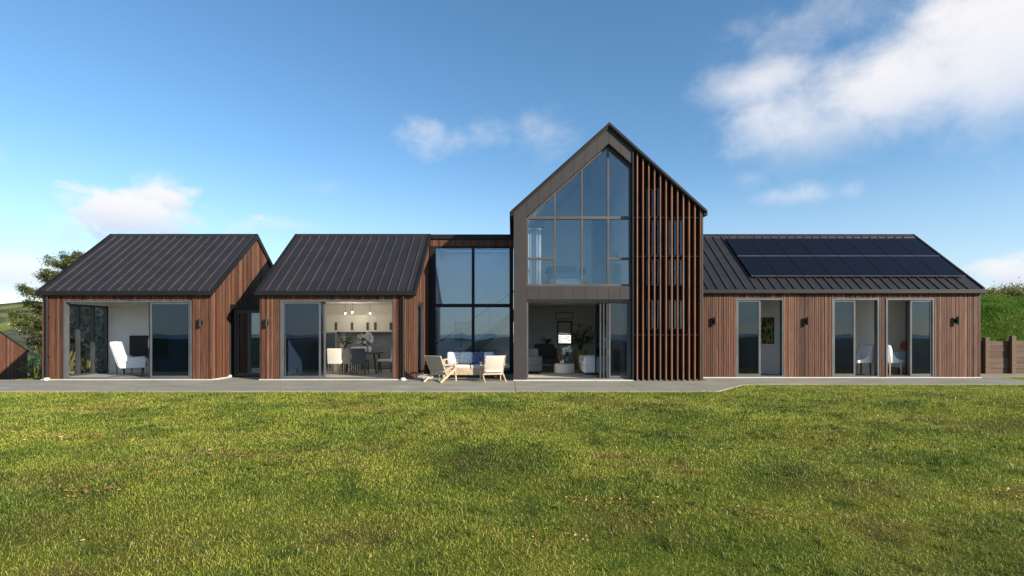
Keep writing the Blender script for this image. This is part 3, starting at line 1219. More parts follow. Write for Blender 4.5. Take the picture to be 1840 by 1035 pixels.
MB().box(XL + .02, XR, 21.2, 21.3, FL, 4.7).build('interior_wall', 'plaster', sh)
MB().box(XL + .025, XL + .06, SY + .13, 21.2, FL, 4.7).build('interior_wall', 'plaster', sh)
m = MB()
m.box(XL + .1, XR - .05, SY + .2, sk_[2], 4.7, 4.76); m.box(XL + .1, XR - .05, sk_[3], 21.1, 4.7, 4.76)
m.box(XL + .1, sk_[0], sk_[2], sk_[3], 4.7, 4.76); m.box(sk_[1], XR - .05, sk_[2], sk_[3], 4.7, 4.76)
m.build('ceiling', 'ceiling_white', sh)
MB().box(XL + .02, XR - .01, SY - .35, SY - .004, .002, .04).build('doorstep', 'trim_black', sh)

# staircase inside
st = thing('staircase', (-1.5, 19.6, FL), 'staircase with dark stringer and handrail rising behind the hall glazing', 'staircase')
A = Vector((px(800, 19.6), 19.6, pz(672, 19.6))); B = Vector((px(935, 19.6), 19.6, pz(556, 19.6)))
sdir = (B - A)
for yy, nm in ((19.55, 'stringer'), (20.65, 'stringer')):
    MB().bar((A.x, yy, A.z), (B.x, yy, B.z), .05, .34).build(nm, 'black_satin', st)
n = 13
for i in range(n):
    p = A + sdir * ((i + .5) / n)
    unit_box('tread', 'mid_wood', st, p.x - .02, p.x + .26, 19.575, 20.625, p.z + .03, p.z + .07)
hr = MB()
P0 = Vector((px(784, 19.55), 19.55, pz(618, 19.55))); P1 = Vector((px(935, 19.55), 19.55, pz(516, 19.55)))
hr.bar(P0, P1, .045, .05)
hr.build('handrail', 'black_satin', st)
for i, tpos in enumerate((.30, .62, .93)):
    g = P0 + (P1 - P0) * tpos
    a = MB(); a.box(g.x - .014, g.x + .014, 19.535, 19.56, g.z - .95 if tpos > .5 else g.z - .8, g.z - .02)
    a.build('baluster', 'black_satin', st)
gp = MB()
for s in (0,):
    q0 = P0 + (P1 - P0) * .32; q1 = P0 + (P1 - P0) * .61
    gp.ext([(q0.x, q0.z - .75), (q1.x, q1.z - .75), (q1.x, q1.z - .06), (q0.x, q0.z - .06)], 'y', 19.545, 19.555)
gp.build('glass_balustrade', 'glass_clear', st)

pic = thing('picture', (px(832, 21.15), 21.15, pz(597, 21.15)), 'framed grey picture on the wall behind the stairs', 'picture')
MB().box(px(817, 21.15), px(849, 21.15), 21.16, 21.2, pz(612, 21.15), pz(579, 21.15)).build('frame', 'fabric_charcoal', pic)
MB().box(px(819, 21.15), px(847, 21.15), 21.152, 21.159, pz(610, 21.15), pz(581, 21.15)).build('canvas', 'splashback', pic)

# ================================================================== tall gable
SK = 940 / YT


def tx(x): return (x - 920) / SK
def tz(y): return EYE + (600 - y) / SK


TL, TRr, TP = tx(923), tx(1263), tx(1094)
ZP = tz(224)
RS = .887                                  # rake slope


def rz_out(X): return ZP - RS * abs(X - TP)


tg = thing('gabled_house', ((TL + TRr) / 2, YT, 0), 'tall black gable with big glass wall and a screen of vertical timber slats', 'building')
YB = 22.34
YG = 15.84     # glazing plane
# roof: two thick planes
m = MB()
ov = .06
xa, xb = TL - ov, TRr + ov
za, zb = rz_out(TL - ov), rz_out(TRr + ov)
m.ext([(xa, za), (TP, ZP), (xb, zb), (xb, zb - .10), (TP, ZP - .10), (xa, za - .10)], 'y', YT - .05, YB)
troof = m.build('roof', 'roof_metal', tg)
m = MB()
m.ext([(xa - .03, za - .02), (TP, ZP + .04), (xb + .03, zb - .02), (xb + .03, zb - .10), (TP, ZP - .05), (xa - .03, za - .10)], 'y', YT - .10, YT - .04)
m.build('barge_flashing', 'trim_black', troof)
m = MB(); m.box(xa - .06, xa + .04, YT - .06, YB, za - .17, za - .04); m.build('gutter', 'trim_black', troof)
m = MB(); m.box(xb - .04, xb + .06, YT - .06, YB, zb - .17, zb - .04); m.build('gutter', 'trim_black', troof)
m = MB()
m.ext([(TP - .14, ZP - .14 * RS + .04), (TP, ZP + .06), (TP + .14, ZP - .14 * RS + .04), (TP + .14, ZP - .14 * RS + .01), (TP, ZP + .02), (TP - .14, ZP - .14 * RS + .01)], 'y', YT - .04, YB)
m.build('ridge_cap', 'roof_metal', troof)
# side and rear walls
m = MB()
for a, b, c, d in pieces(YT + .3, YB - .05, .03, za - .08, [(18.95, 21.0, .03, 2.4)]): m.box(TL + .02, TL + .2, a, b, c, d)  # unseen opening added to let hall daylight into the living room
m.build('side_wall', 'cladding', tg)
MB().box(TRr - .2, TRr - .02, YT + .3, YB - .05, .03, zb - .08).build('side_wall', 'cladding', tg)
m = MB()
win_b = (px(1002, 22.0), px(1027, 22.0), pz(618, 22.0), pz(578, 22.0))
for a, b, c, d in pieces(TL + .2, TRr - .2, .03, za - .12, [win_b]): m.box(a, b, YB - .2, YB - .06, c, d)
m.ext([(TL + .2, za - .12), (TRr - .2, za - .12), (TP, ZP - .14)], 'y', YB - .2, YB - .06)
m.build('rear_wall', 'cladding', tg)
# front frame : leg, rake panels, spandrel
band = .45


def fpoly(poly, y0=YT, y1=YG + .12, nm='cladding_panel', mat='cladding', par=tg):
    m = MB(); m.ext(poly, 'y', y0, y1)
    return m.build(nm, mat, par)


XG0 = tx(946.5)      # left edge of glazing
XG1 = tx(1136)       # right edge of glazing / start of the screen
ftop = lambda X: rz_out(X) - .105
fr = fpoly([(TL, .03), (XG0, .03), (XG0, ftop(XG0) - .6), (XG0, ftop(XG0)), (TL, ftop(TL))], nm='front_frame')
edges = list(np.linspace(XG0 + .004, TP, 8))
for a, b in zip(edges[:-1], edges[1:]):
    dy = random.uniform(0, .004)
    fpoly([(a + .003, ftop(a) - band), (b - .003, ftop(b) - band), (b - .003, ftop(b)), (a + .003, ftop(a))], YT + dy, par=fr)
edges = list(np.linspace(TP, XG1, 3))
for a, b in zip(edges[:-1], edges[1:]):
    fpoly([(a + .003, ftop(a) - band), (b - .003, ftop(b) - band), (b - .003, ftop(b)), (a + .003, ftop(a))], YT + .002, par=fr)
zs0, zs1 = tz(538), tz(514)
edges = list(np.linspace(XG0 + .003, XG1 - .003, 10))
for i, (a, b) in enumerate(zip(edges[:-1], edges[1:])):
    fpoly([(a + .003, zs0), (b - .003, zs0), (b - .003, zs1), (a + .003, zs1)], YT + .03 + random.uniform(0, .004), YG + .1, par=fr)
MB().box(XG0 + .003, XG1 - .003, YG + .11, YG + .2, zs0 + .005, zs1 - .005).build('spandrel_backing', 'wall_backing', fr)
MB().box(TL - .01, XG1 + .04, YT - .02, YB, -.1, .028).build('plinth', 'concrete_light', tg)
# wall behind the screen
YW = YG + .02
m = MB()
m.ext([(XG1 + .05, .03), (TRr - .02, .03), (TRr - .02, ftop(TRr - .02) - .01), (XG1 + .05, ftop(XG1 + .05) - .01)], 'y', YW, YW + .15)
bw = m.build('screen_wall', 'wall_matt_black', tg)
for (xa_, xb_) in ((1165, 1189), (1204, 1233)):
    for (ya_, yb_) in ((322, 388), (392, 458), (464, 512), (538, 592)):
        a, b = tx(xa_), tx(xb_)
        c, d = tz(yb_), tz(ya_)
        d = min(d, ftop(b) - .35)
        if d - c < .25: continue
        m = MB()
        for q in ((a, a + .04, c, d), (b - .04, b, c, d), (a + .04, b - .04, c, c + .04), (a + .04, b - .04, d - .04, d)):
            m.box(q[0], q[1], YW - .03, YW + .003, q[2], q[3])
        wf = m.build('window', 'alu_dark', bw)
        MB().box(a + .04, b - .04, YW - .02, YW - .008, c + .04, d - .04).build('pane', 'glass_door', wf)
# return panel left of the screen
MB().box(XG1 + .003, XG1 + .045, YT - .03, YG + .14, .03, ftop(XG1 + .045) - .0).build('screen_return', 'trim_black', tg)
# slats
scr = MB()
YS0 = YT - .06
tie = []
for yy in (390, 460, 602):
    tie.append(tz(yy))
for zz in tie:
    xe = TRr - .05
    if ftop(xe) < zz + .1: xe = TP + (ZP - .2 - zz) / RS - .1
    scr.box(XG1 + .046, xe, YT + .075, YT + .10, zz - .012, zz + .012)
scr = scr.build('slat_screen', 'alu_grey', tg)
for i in range(12):
    X = tx(1145 + 10.35 * i)
    t_ = ftop(X) - .02
    w = .034
    m = MB()
    m.ext([(X - w / 2, .035), (X + w / 2, .035), (X + w / 2, t_ - RS * w / 2), (X - w / 2, t_ + RS * w / 2)], 'y', YS0 + .03, YT + .074)
    m.build('slat', 'slat_wood', scr)
    unit_box('slat_foot', 'alu_grey', scr, X - .028, X + .07, YS0 + .02, YT + .09, .002, .033)
MB().box(TRr - .07, TRr, YT - .03, YG + .17, .03, ftop(TRr)).build('corner_post', 'cladding', tg)
# upper glazing
colp = [tx(948), tx(998), tx(1047), tx(1095), tx(1135)]
zbot, zt2, zt1 = tz(512.5), tz(463), tz(388.5)
ir = lambda X: ftop(X) - band - .004
mw = .028
gf = MB()
for i, X in enumerate(colp):
    top = ir(X) - (.03 if abs(X - TP) > .05 else .03)
    lo = zbot
    gf.box(X - mw, X + mw, YG - .03, YG + .07, zbot + .045, top)
gf.box(colp[0] - mw, colp[4] + mw, YG - .032, YG + .072, zbot - .02, zbot + .045)
for a, b in zip(colp[:-1], colp[1:]):
    gf.box(a + mw, b - mw, YG - .028, YG + .068, zt1 - .045, zt1 + .045)
for a, b in ((colp[0], colp[1]), (colp[3], colp[4])):
    gf.box(a + mw, b - mw, YG - .028, YG + .068, zt2 - .035, zt2 + .035)
for a, b in ((colp[0] + .05, TP), (TP, colp[4])):
    za_, zb_2 = ir(a), ir(b)
    gf.ext([(a, za_ - .06), (b, zb_2 - .06), (b, zb_2), (a, za_)], 'y', YG - .034, YG + .074)
gf = gf.build('window_frame', 'alu_bronze', tg)


def pane(poly):
    m = MB(); m.ext(poly, 'y', YG + .015, YG + .025)
    m.build('pane', 'glass_upper', gf)


for i in range(4):
    a, b = colp[i] + mw, colp[i + 1] - mw
    b0 = zt1 + .045
    ta, tb = ir(a) - .055, ir(b) - .055
    if ta > b0 + .02: pane([(a, b0), (b, b0), (b, tb), (a, ta)])
    else:
        xx = a + (b - a) * (b0 + .005 - ta) / (tb - ta)
        pane([(xx, b0), (b, b0), (b, tb)])
    if i in (0, 3):
        pane([(a, zt2 + .035), (b, zt2 + .035), (b, zt1 - .045), (a, zt1 - .045)])
        pane([(a, zbot + .045), (b, zbot + .045), (b, zt2 - .035), (a, zt2 - .035)])
    else:
        pane([(a, zbot + .045), (b, zbot + .045), (b, zt1 - .045), (a, zt1 - .045)])
# ground floor bifold doors
dz = tz(539.5)
door_frame(tg, XG0 + .004, XG1 - .004, .03, dz, YG - .08, YG + .08, mat='alu_grey', w=.045)
leaf(tg, (tx(1096), YG), (XG1 - .052, YG), .068, dz - .048, fr='alu_grey', w=.055)
for i, xx in enumerate((1093, 1087, 1081)):
    leaf(tg, (tx(xx), YG - .02), (tx(xx) - .03 * (i - 1), YG + .74), .068, dz - .06, fr='alu_dark', w=.055, handle=0 if i == 1 else None)
# rooms
room(tg, TL + .22, XG1 - .05, YG + .13, 22.0, FL, 2.52, 'plaster_grey', 'floor_carpet', back_ops=[win_b], left_ops=[(18.95, 21.0, FL, 2.4)])

MB().box(win_b[0] + .01, win_b[1] - .01, 22.02, 22.035, win_b[2] + .45, win_b[3]).build('roller_blind', 'blind_cream', tg)
m = MB()
a, b, c, d = win_b
for q in ((a - .03, a + .03, c - .03, d + .03), (b - .03, b + .03, c - .03, d + .03), (a + .03, b - .03, c - .03, c + .03), (a + .03, b - .03, d - .03, d + .03), (a + .03, b - .03, c + .38, c + .44)):
    m.box(q[0], q[1], 21.95, 21.998, q[2], q[3])
lw_ = m.build('living_window', 'black_satin', tg)
MB().box(a + .03, b - .03, 21.97, 21.978, c + .03, d - .03).build('pane', 'glass_clear', lw_)
U0 = 2.84
MB().box(TL + .2, TRr - .2, YG + .13, YB - .2, U0 - .2, U0).build('upper_floor', 'floor_carpet', tg)
m = MB()
yb = 20.4
m.ext([(TL + .2, U0), (XG1 + .4, U0), (XG1 + .4, rz_out(XG1 + .4) - .25), (TP, ZP - .25), (TL + .2, za - .25)], 'y', yb, yb + .08)
m.build('interior_wall', 'plaster', tg)
m = MB(); m.ext([(TL + .2, za - .2), (TP, ZP - .22), (TP, ZP - .25), (TL + .2, za - .23)], 'y', YG + .13, yb)
m.ext([(TP, ZP - .22), (TRr - .2, zb - .2), (TRr - .2, zb - .23), (TP, ZP - .25)], 'y', YG + .13, yb)
m.build('ceiling', 'ceiling_white', tg)
MB().box(TL + .2, TL + .24, YG + .13, yb, U0, za - .24).build('interior_wall', 'plaster', tg)
MB().box(XG1 + .1, XG1 + .16, YG + .2, yb, U0, rz_out(XG1 + .16) - .26).build('interior_wall', 'plaster', tg)

# ================================================================== right wing
RX0, RX1 = TRr + .03, px(1763, YR)
RRY = YR + 2.85
RZe, RZr = 2.86, 5.06
RIDGE_Y = RRY
rsl = (RZr - RZe) / 2.85
rwg = thing('timber_wing', ((RX0 + RX1) / 2, YR, 0), 'long cedar wing with solar panels on its dark roof and three glass doors', 'building')
rz_t = RZe - .10
rd = [(px(1322, YR), px(1409, YR), .03, pz(536, YR)), (px(1495.5, YR), px(1580.5, YR), .03, pz(536, YR)), (px(1592.5, YR), px(1679.5, YR), .03, pz(536, YR))]
m = MB()
for a, b, c, d in pieces(RX0 + .03, RX1 - .03, .03, rz_t, rd): m.box(a, b, YR + .03, YR + .18, c, d)
fw = m.build('front_wall', 'wall_backing', rwg)
boards_front(fw, RX0, RX1, .03, rz_t, YR, rd, rnd)
RYb = 2 * RRY - YR
zfr = lambda y: RZe + (min(y, 2 * RRY - y) - YR) * rsl - .10
m = MB(); m.ext([(YR + .03, .03), (RYb - .03, .03), (RYb - .03, zfr(RYb - .03) - .01), (RRY, zfr(RRY) - .01), (YR + .03, zfr(YR + .03) - .01)], 'x', RX1 - .16, RX1 - .03)
gw = m.build('gable_wall', 'wall_backing', rwg)
boards_gable(gw, YR + .03, RYb - .03, zfr, RX1, 1, rnd)
MB().box(RX0, RX1, RYb - .15, RYb, .03, rz_t).build('rear_wall', 'cedar', rwg)
MB().box(RX0, RX1 + .012, YR - .015, RYb, -.1, .028).build('plinth', 'concrete_light', rwg)
rye = YR - .07
gable_roof(rwg, RX0 - .0, RX1 + .05, rye, RZe - .07 * rsl, RRY, RZr, .07, [RX0 + .17 + .305 * i for i in range(29)])
downpipe(rwg, RX0 + .02, YR - .04, 2.7)
WA, WB = (px(1340, YR + 1.9), YR + 1.9), (px(1412, YR + .75), YR + .75)
room(rwg, RX0 + .3, px(1450, YR), YR + .18, YR + 3.3, FL, 2.55, 'plaster', 'floor_carpet')
MB().ext([(WA[0], WA[1]), (WB[0], WB[1]), (WB[0] + .05, WB[1] + .03), (WA[0] + .05, WA[1] + .03)], 'z', FL, 2.54).build('interior_wall', 'plaster', rwg)
room(rwg, px(1452, YR), px(1587, YR), YR + .18, YR + 1.75, FL, 2.55, 'plaster', 'floor_carpet')
room(rwg, px(1590, YR) - .03, RX1 - .25, YR + .18, YR + 1.75, FL, 2.55, 'plaster_warm', 'floor_carpet', left=False)
for i, (a, b, c, d) in enumerate(rd):
    door_frame(rwg, a, b, c, d, YR + .01, YR + .17)
    mid = [px(1366, YR), px(1537, YR), px(1638.5, YR)][i]
    if i < 2:
        leaf(rwg, (a + .055, YR + .06), (mid + .02, YR + .06), .066, d - .056)
        leaf(rwg, (a + .09, YR + .125), (mid + .07, YR + .125), .066, d - .056, handle=1)
    else:
        leaf(rwg, (mid - .02, YR + .06), (b - .055, YR + .06), .066, d - .056)
        leaf(rwg, (mid - .03, YR + .1), (mid + .46, YR + .85), .066, d - .056, fr='alu_dark', handle=1)

# solar panels
nrm = Vector((0, -rsl, 1)).normalized()
upv = Vector((0, 1, rsl)).normalized()
pw, ph = .872, 1.325
sp0 = None
org = Vector((px(1348, 17.08), 17.06, RZe + rsl * (17.06 - YR))) + nrm * .10
rot = None
from mathutils import Matrix
Rm = Matrix((Vector((1, 0, 0)), upv, nrm)).transposed()
for r in range(2):
    for c in range(8):
        base = org + Vector((1, 0, 0)) * (pw * c) + upv * (ph * r)
        nth = ('first', 'second', 'third', 'fourth', 'fifth', 'sixth', 'seventh', 'eighth')[c]
        lab = f'{nth} black solar panel from the slat screen in the ' + ('lower row above the gutter', 'upper row below the ridge')[r]
        grp = ('lower row of solar panels', 'upper row of solar panels')[r]
        if sp0 is None:
            sp0 = thing('solar_panel', base, lab, 'solar panel', group=grp)
            sp0.rotation_euler = Rm.to_euler()
            m = MB()
            g = .009
            for a in (g, pw - g - .018):
                MB().box(a, a + .018, g + .018, ph - g - .018, -.035, .004).build('side_frame', 'wall_matt_black', sp0, world=False)
            for a in (g, ph - g - .018):
                MB().box(g, pw - g, a, a + .018, -.035, .006).build('end_frame', 'alu_grey', sp0, world=False)  # end bars greyer than the sides, sunlit edge painted in
            m = MB(); m.box(g + .018, pw - g - .018, g + .018, ph - g - .018, -.02, 0); m.build('glass_face', 'solar_glass', sp0, world=False)
            for xx in (.18, .66):
                MB().box(xx, xx + .035, .0, ph, -.10, -.036).build('mounting_rail', 'alu_dark', sp0, world=False)
        else:
            o = copy_tree(sp0)
            o.location = base
            tag(o, lab, group=grp)

# ================================================================== wall lights
wl0 = None
for (xx, yy, Yf, lab) in ((361.5, 580, Y12, 'black wall lamp beside the wing chair room door'),
                          (480.5, 580, Y12, 'black wall lamp beside the kitchen door glass'),
                          (1283, 577, YR, 'black wall lamp next to the timber slat screen'),
                          (1449, 577, YR, 'black wall lamp midway between painting room door and white chair room door'),
                          (1718, 576, YR, 'black wall lamp near the outer corner of the solar roofed wing')):
    loc = (px(xx, Yf), Yf, pz(yy, Yf))
    if wl0 is None:
        wl0 = thing('wall_lamp', loc, lab, 'wall lamp', group='wall lamps on the cedar walls')
        MB().box(-.035, .035, -.03, .012, -.06, .06).build('back_plate', 'black_satin', wl0, world=False, bevel=.004)
        MB().tube([(0, -.075, -.125), (0, -.075, .125)], .045, 16).build('lamp_body', 'black_satin', wl0, world=False, smooth=True)
        m = MB(); m.tube([(0, -.075, .125), (0, -.075, .129)], .034, 12); m.build('lens', 'alu_grey', wl0, world=False)
    else:
        o = copy_tree(wl0); o.location = loc; tag(o, lab)

# ================================================================== shed
ShX, ShB = -22.0, 23.77          # gable plane faces the house; rear wall line
sw2, sl_ = 2.3, .66              # half depth, pitch
zr_ = pz(632, ShB)
ShR = ShB - sw2
sg_ = float(hgt(ShX - 1, ShR)) - .25
shed = thing('shed', (ShX - 1.6, ShR, sg_), 'low cedar gabled shed on lower ground beyond the wing chair pavilion', 'shed')
shf = lambda q: zr_ + sl_ * (sw2 - abs(q - ShR))
m = MB(); m.ext([(ShB - 2 * sw2, sg_), (ShB, sg_), (ShB, zr_), (ShR, shf(ShR)), (ShB - 2 * sw2, zr_)], 'x', ShX - 3.2, ShX - .03)
swl = m.build('wall', 'wall_backing', shed)
y = ShB - 2 * sw2
while y < ShB - .01:
    w = rnd.choice([.07, .085, .1]); ye_ = min(y + w, ShB)
    a, b = y + .005, ye_ - .005
    cut = [a] + ([ShR] if a < ShR < b else []) + [b]
    m = MB(); m.ext([(a, sg_), (b, sg_)] + [(c, shf(c)) for c in reversed(cut)], 'x', ShX - .029, ShX - rnd.uniform(0, .01))
    m.build('board', 'cedar', swl)
    y = ye_
m = MB()
e = ShB - 2 * sw2
m.ext([(e - .06, zr_ - .04), (ShR, shf(ShR) + .002), (ShB + .06, zr_ - .04), (ShB + .06, zr_ + .03), (ShR, shf(ShR) + .075), (e - .06, zr_ + .03)], 'x', ShX - 3.25, ShX + .03)
m.build('roof', 'roof_metal', shed)

# ================================================================== retaining wall and bank
RWY = 18.5
rw_ = thing('retaining_wall', (18, RWY, 0), 'timber retaining wall of horizontal planks and posts below the grassy bank', 'retaining wall')
posts = [15.7 + .93 * i for i in range(8)]
for i, X in enumerate(posts):
    MB().box(X, X + .15, RWY - .13, RWY - .002, -.2, 1.29 + rnd.uniform(-.03, .04)).build('post', 'retain_wood', rw_, bevel=.008)
for a, b in zip(posts[:-1], posts[1:]):
    for k in range(6):
        unit_box('plank', 'retain_wood', rw_, a + .075, b + .072, RWY + rnd.uniform(0, .012), RWY + .05, -.02 + k * .197, -.02 + k * .197 + .188)


def bank_h(X, Y):
    d = np.maximum(0, Y - 18.57)
    z = 1.14 + 1.72 * (1 - np.exp(-(d / 2.1) ** 1.3)) + .035 * np.maximum(0, X - 17) * np.clip(d / 2, 0, 1)
    return z + (.10 * np.sin(X * 1.3 + Y) * np.sin(Y * 1.9 + .4) + .05 * np.sin(X * 3.1 - Y * 2.2)) * np.clip(d / .6, 0, 1)


xs = np.linspace(15.55, 46, 110); ys = np.concatenate([np.linspace(18.57, 24, 40), np.linspace(24.6, 60, 30)])
GX, GY = np.meshgrid(xs, ys)
Z = bank_h(GX, GY)
v = np.stack([GX, GY, Z], -1).reshape(-1, 3)
nx, ny = len(xs), len(ys)
i = np.arange(nx * ny).reshape(ny, nx)
f = np.stack([i[:-1, :-1], i[:-1, 1:], i[1:, 1:], i[1:, :-1]], -1).reshape(-1, 4)
lo = v[:nx].copy(); lo[:, 2] = -.3
v = np.concatenate([v, lo]); k0 = nx * ny
f = np.concatenate([f, np.array([[k0 + a, k0 + a + 1, a + 1, a] for a in range(nx - 1)])])
lo = v[0:nx * ny:nx].copy(); lo[:, 2] = -.3
k1 = len(v); v = np.concatenate([v, lo])
f = np.concatenate([f, np.array([[a * nx, (a + 1) * nx, k1 + a + 1, k1 + a] for a in range(ny - 1)])])
bank = np_mesh('bank', v, f, 'terrain')
tag(bank, 'steep grassy bank above the timber retaining wall', 'bank', kind='structure')

# ================================================================== grass


def blades(name, mat, P, hmin, hmax, wid, lean=.5, seed=1):
    """P: (n,3) roots. bent three-triangle blades"""
    r = np.random.default_rng(seed)
    n = len(P)
    h = r.uniform(hmin, hmax, n) * (0.7 + .6 * r.random(n))
    a = r.uniform(0, 2 * PI, n)
    tw = r.uniform(0, 2 * PI, n)
    w = wid * r.uniform(.6, 1.3, n) * np.clip(P[:, 1] / 6.5, .8, 1.6)
    ln = lean * r.random(n) ** .8
    dx, dy = np.cos(a) * ln * h, np.sin(a) * ln * h
    wx, wy = np.cos(tw) * w / 2, np.sin(tw) * w / 2
    V = np.zeros((n, 5, 3))
    V[:, 0] = P + np.stack([-wx, -wy, np.zeros(n)], -1)
    V[:, 1] = P + np.stack([wx, wy, np.zeros(n)], -1)
    mid = P + np.stack([dx * .35, dy * .35, h * .55], -1)
    V[:, 2] = mid + np.stack([wx * .8, wy * .8, np.zeros(n)], -1)
    V[:, 3] = mid - np.stack([wx * .8, wy * .8, np.zeros(n)], -1)
    V[:, 4] = P + np.stack([dx, dy, h * (1 - .25 * ln)], -1)
    b = np.arange(n)[:, None] * 5
    F = np.concatenate([b + np.array([[0, 1, 2]]), b + np.array([[0, 2, 3]]), b + np.array([[3, 2, 4]])], 0)
    return np_mesh(name, V.reshape(-1, 3), F, mat)


def lawn_points():
    r = np.random.default_rng(11)
    out = []
    n = 1100000
    Y = r.uniform(3.0, 14.62, n)
    X = r.uniform(-15.8, 15.8, n)
    keep = (np.abs(X) < Y * 1.02 + 1.2)
    edge = 12.86 + .07 * np.sin(X * 1.1) + .07 * np.sin(X * 3.1) + .05 * np.sin(X * 7.7 + 1) + r.normal(0, .03, n)
    right = 14.62 + .04 * np.sin(X * 3.7) + r.normal(0, .02, n)
    slope = np.clip((X - 5.05) / 1.4, 0, 1)
    edge2 = np.where(X > 5.05, np.where(X < 6.45, edge + (14.62 - 12.86) * slope, right), edge)
    keep &= Y < edge2
    dens = np.clip(1.25 - (Y - 4) / 12.5, .38, 1.0)
    keep &= r.random(n) < dens
    X, Y = X[keep], Y[keep]
    # extra tufts
    # strip beside the shed and the small strip by the retaining wall
    n2 = 26000
    X2 = r.uniform(-24, -14.5, n2); Y2 = r.uniform(15.35, 22, n2)
    k2 = (X2 < -15.0 - .02) & (X2 > -Y2 * 1.05)
    n3 = 9000
    X3 = r.uniform(15.6, 19, n3); Y3 = r.uniform(15.6, 17.18, n3)
    X = np.concatenate([X, X2[k2], X3]); Y = np.concatenate([Y, Y2[k2], Y3])
    return np.stack([X, Y, hgt(X, Y) - .004], -1)


P = lawn_points()
g = blades('grass', 'grass_blade', P, .017, .045, .0054, 1.05, 2)
tag(g, 'short patchy green lawn grass with dry spots', 'grass', kind='stuff')
r = np.random.default_rng(6)
m_, k_ = 1300, 30
ty = r.uniform(3.6, 12.4, m_); tx_ = r.uniform(-1, 1, m_) * (ty * 1.02 + 1)
sp_ = r.uniform(.02, .09, m_)[:, None]
XX = (tx_[:, None] + r.normal(0, 1, (m_, k_)) * sp_).ravel(); YY = (ty[:, None] + r.normal(0, 1, (m_, k_)) * sp_).ravel()
gt = blades('grass_tufts', 'tuft_blade', np.stack([XX, YY, hgt(XX, YY) - .004], -1), .045, .085, .0075, .95, 12)
tag(gt, 'darker longer grass tufts standing up from the lawn', 'grass', kind='stuff')
r = np.random.default_rng(5)
n = 110000
X = r.uniform(15.6, 27, n); Y = r.uniform(18.6, 24.5, n)
bg_ = blades('bank_grass', 'bank_blade', np.stack([X, Y, bank_h(X, Y) - .01], -1), .06, .15, .008, 1.0, 3)
tag(bg_, 'long lush grass covering the bank above the retaining wall', 'grass', kind='stuff')
# dry fallen leaves on the lawn
n = 620
cl = np.array([(-4.4, 6.6), (-5.0, 6.2), (1.2, 6.0), (-3.8, 7.6), (6.0, 6.3), (.4, 5.2), (2.6, 5.6), (-7, 8.5), (7.5, 5.4)])
ci = r.integers(0, len(cl), n)
X = cl[ci, 0] + r.normal(0, .28, n); Y = cl[ci, 1] + r.normal(0, .10, n)
X[500:] = r.uniform(-9, 9, 120); Y[500:] = r.uniform(4.6, 11, 120)
dl = blades('fallen_leaves', 'dry_leaf', np.stack([X, Y, hgt(X, Y) + .028], -1), .014, .024, .036, 1.6, 8)
tag(dl, 'scattered dry brown leaves lying on the lawn', 'leaves', kind='stuff')


# ================================================================== plants


def leaf_quads(C, size, r, flat=0.0, asp=.5):
    """one kite-shaped leaf of 4 points at every centre"""
    n = len(C)
    d = r.normal(0, 1, (n, 3)); d[:, 2] = d[:, 2] * (1 - flat)
    d /= np.linalg.norm(d, axis=1)[:, None] + 1e-9
    q = r.normal(0, 1, (n, 3)); q[:, 2] *= (1 - flat)
    s = np.cross(d, q); s /= np.linalg.norm(s, axis=1)[:, None] + 1e-9
    if flat:
        s[:, 2] *= (1 - flat)
    L = (size * r.uniform(.6, 1.3, n))[:, None]
    V = np.stack([C - d * L, C + s * L * asp, C + d * L, C - s * L * asp], 1)
    F = np.arange(n * 4).reshape(n, 4)
    return V.reshape(-1, 3), F


def conifer():
    X0, Y0, z0 = -26.7, 32.0, float(hgt(-26.7, 32))
    t = thing('pine_tree', (X0, Y0, z0), 'dark windswept pine tree with layered branches behind the wing chair pavilion', 'tree')
    r = np.random.default_rng(21)
    top = 6.35
    m = MB()
    m.tube([(X0, Y0, z0), (X0 + .1, Y0, 1.0), (X0 - .05, Y0 + .1, 3.5), (X0 + .25, Y0, top - .3)], [.30, .24, .15, .04], 10)
    C = []
    for k in range(44):
        z = .2 + (top - .3) * (k / 43) ** .95 + r.normal(0, .10)
        a = r.uniform(0, 2 * PI)
        if k % 2 == 0: a = PI + r.uniform(-.8, .8)
        ln = (3.4 * (1 - (z / (top + 1.6)) ** 2) * r.uniform(.6, 1.05)) * (1.0 if abs(a - PI) < .9 else .8)
        if .9 < z < 2.0: ln *= .95
        bx = X0 + .1 * (z / top)
        pts, rad = [], []
        rise = r.uniform(.2, 1.5)
        for s in np.linspace(0, 1, 6):
            pts.append((bx + math.cos(a) * ln * s, Y0 + math.sin(a) * ln * s, z + .34 * s * ln * (s - .35) * rise + .03 * math.sin(9 * s + k)))
            rad.append(.055 * (1 - s) + .012)
        m.tube(pts, rad, 5)
        nt_ = int(34 * ln)
        for j in range(nt_):
            s = r.uniform(.28, 1.05)
            wdt = .62 * ln * .35 * (1.15 - abs(s - .6))
            off = r.normal(0, wdt * .55)
            p = Vector(pts[0]).lerp(Vector(pts[-1]), min(s, 1))
            zz = pts[min(5, int(s * 5))][2]
            C.append((bx + math.cos(a) * ln * s - math.sin(a) * off, Y0 + math.sin(a) * ln * s + math.cos(a) * off, zz + r.normal(.06, .06)))
    m.build('trunk', 'bark', t, smooth=True)
    C = np.array(C)
    n = 18
    CC = np.repeat(C, n, 0) + r.normal(0, 1, (len(C) * n, 3)) * np.array([.13, .13, .085])
    V, F = leaf_quads(CC, .085, r, .15, .24)
    o = np_mesh('crown', V, F, 'needles', t)


conifer()


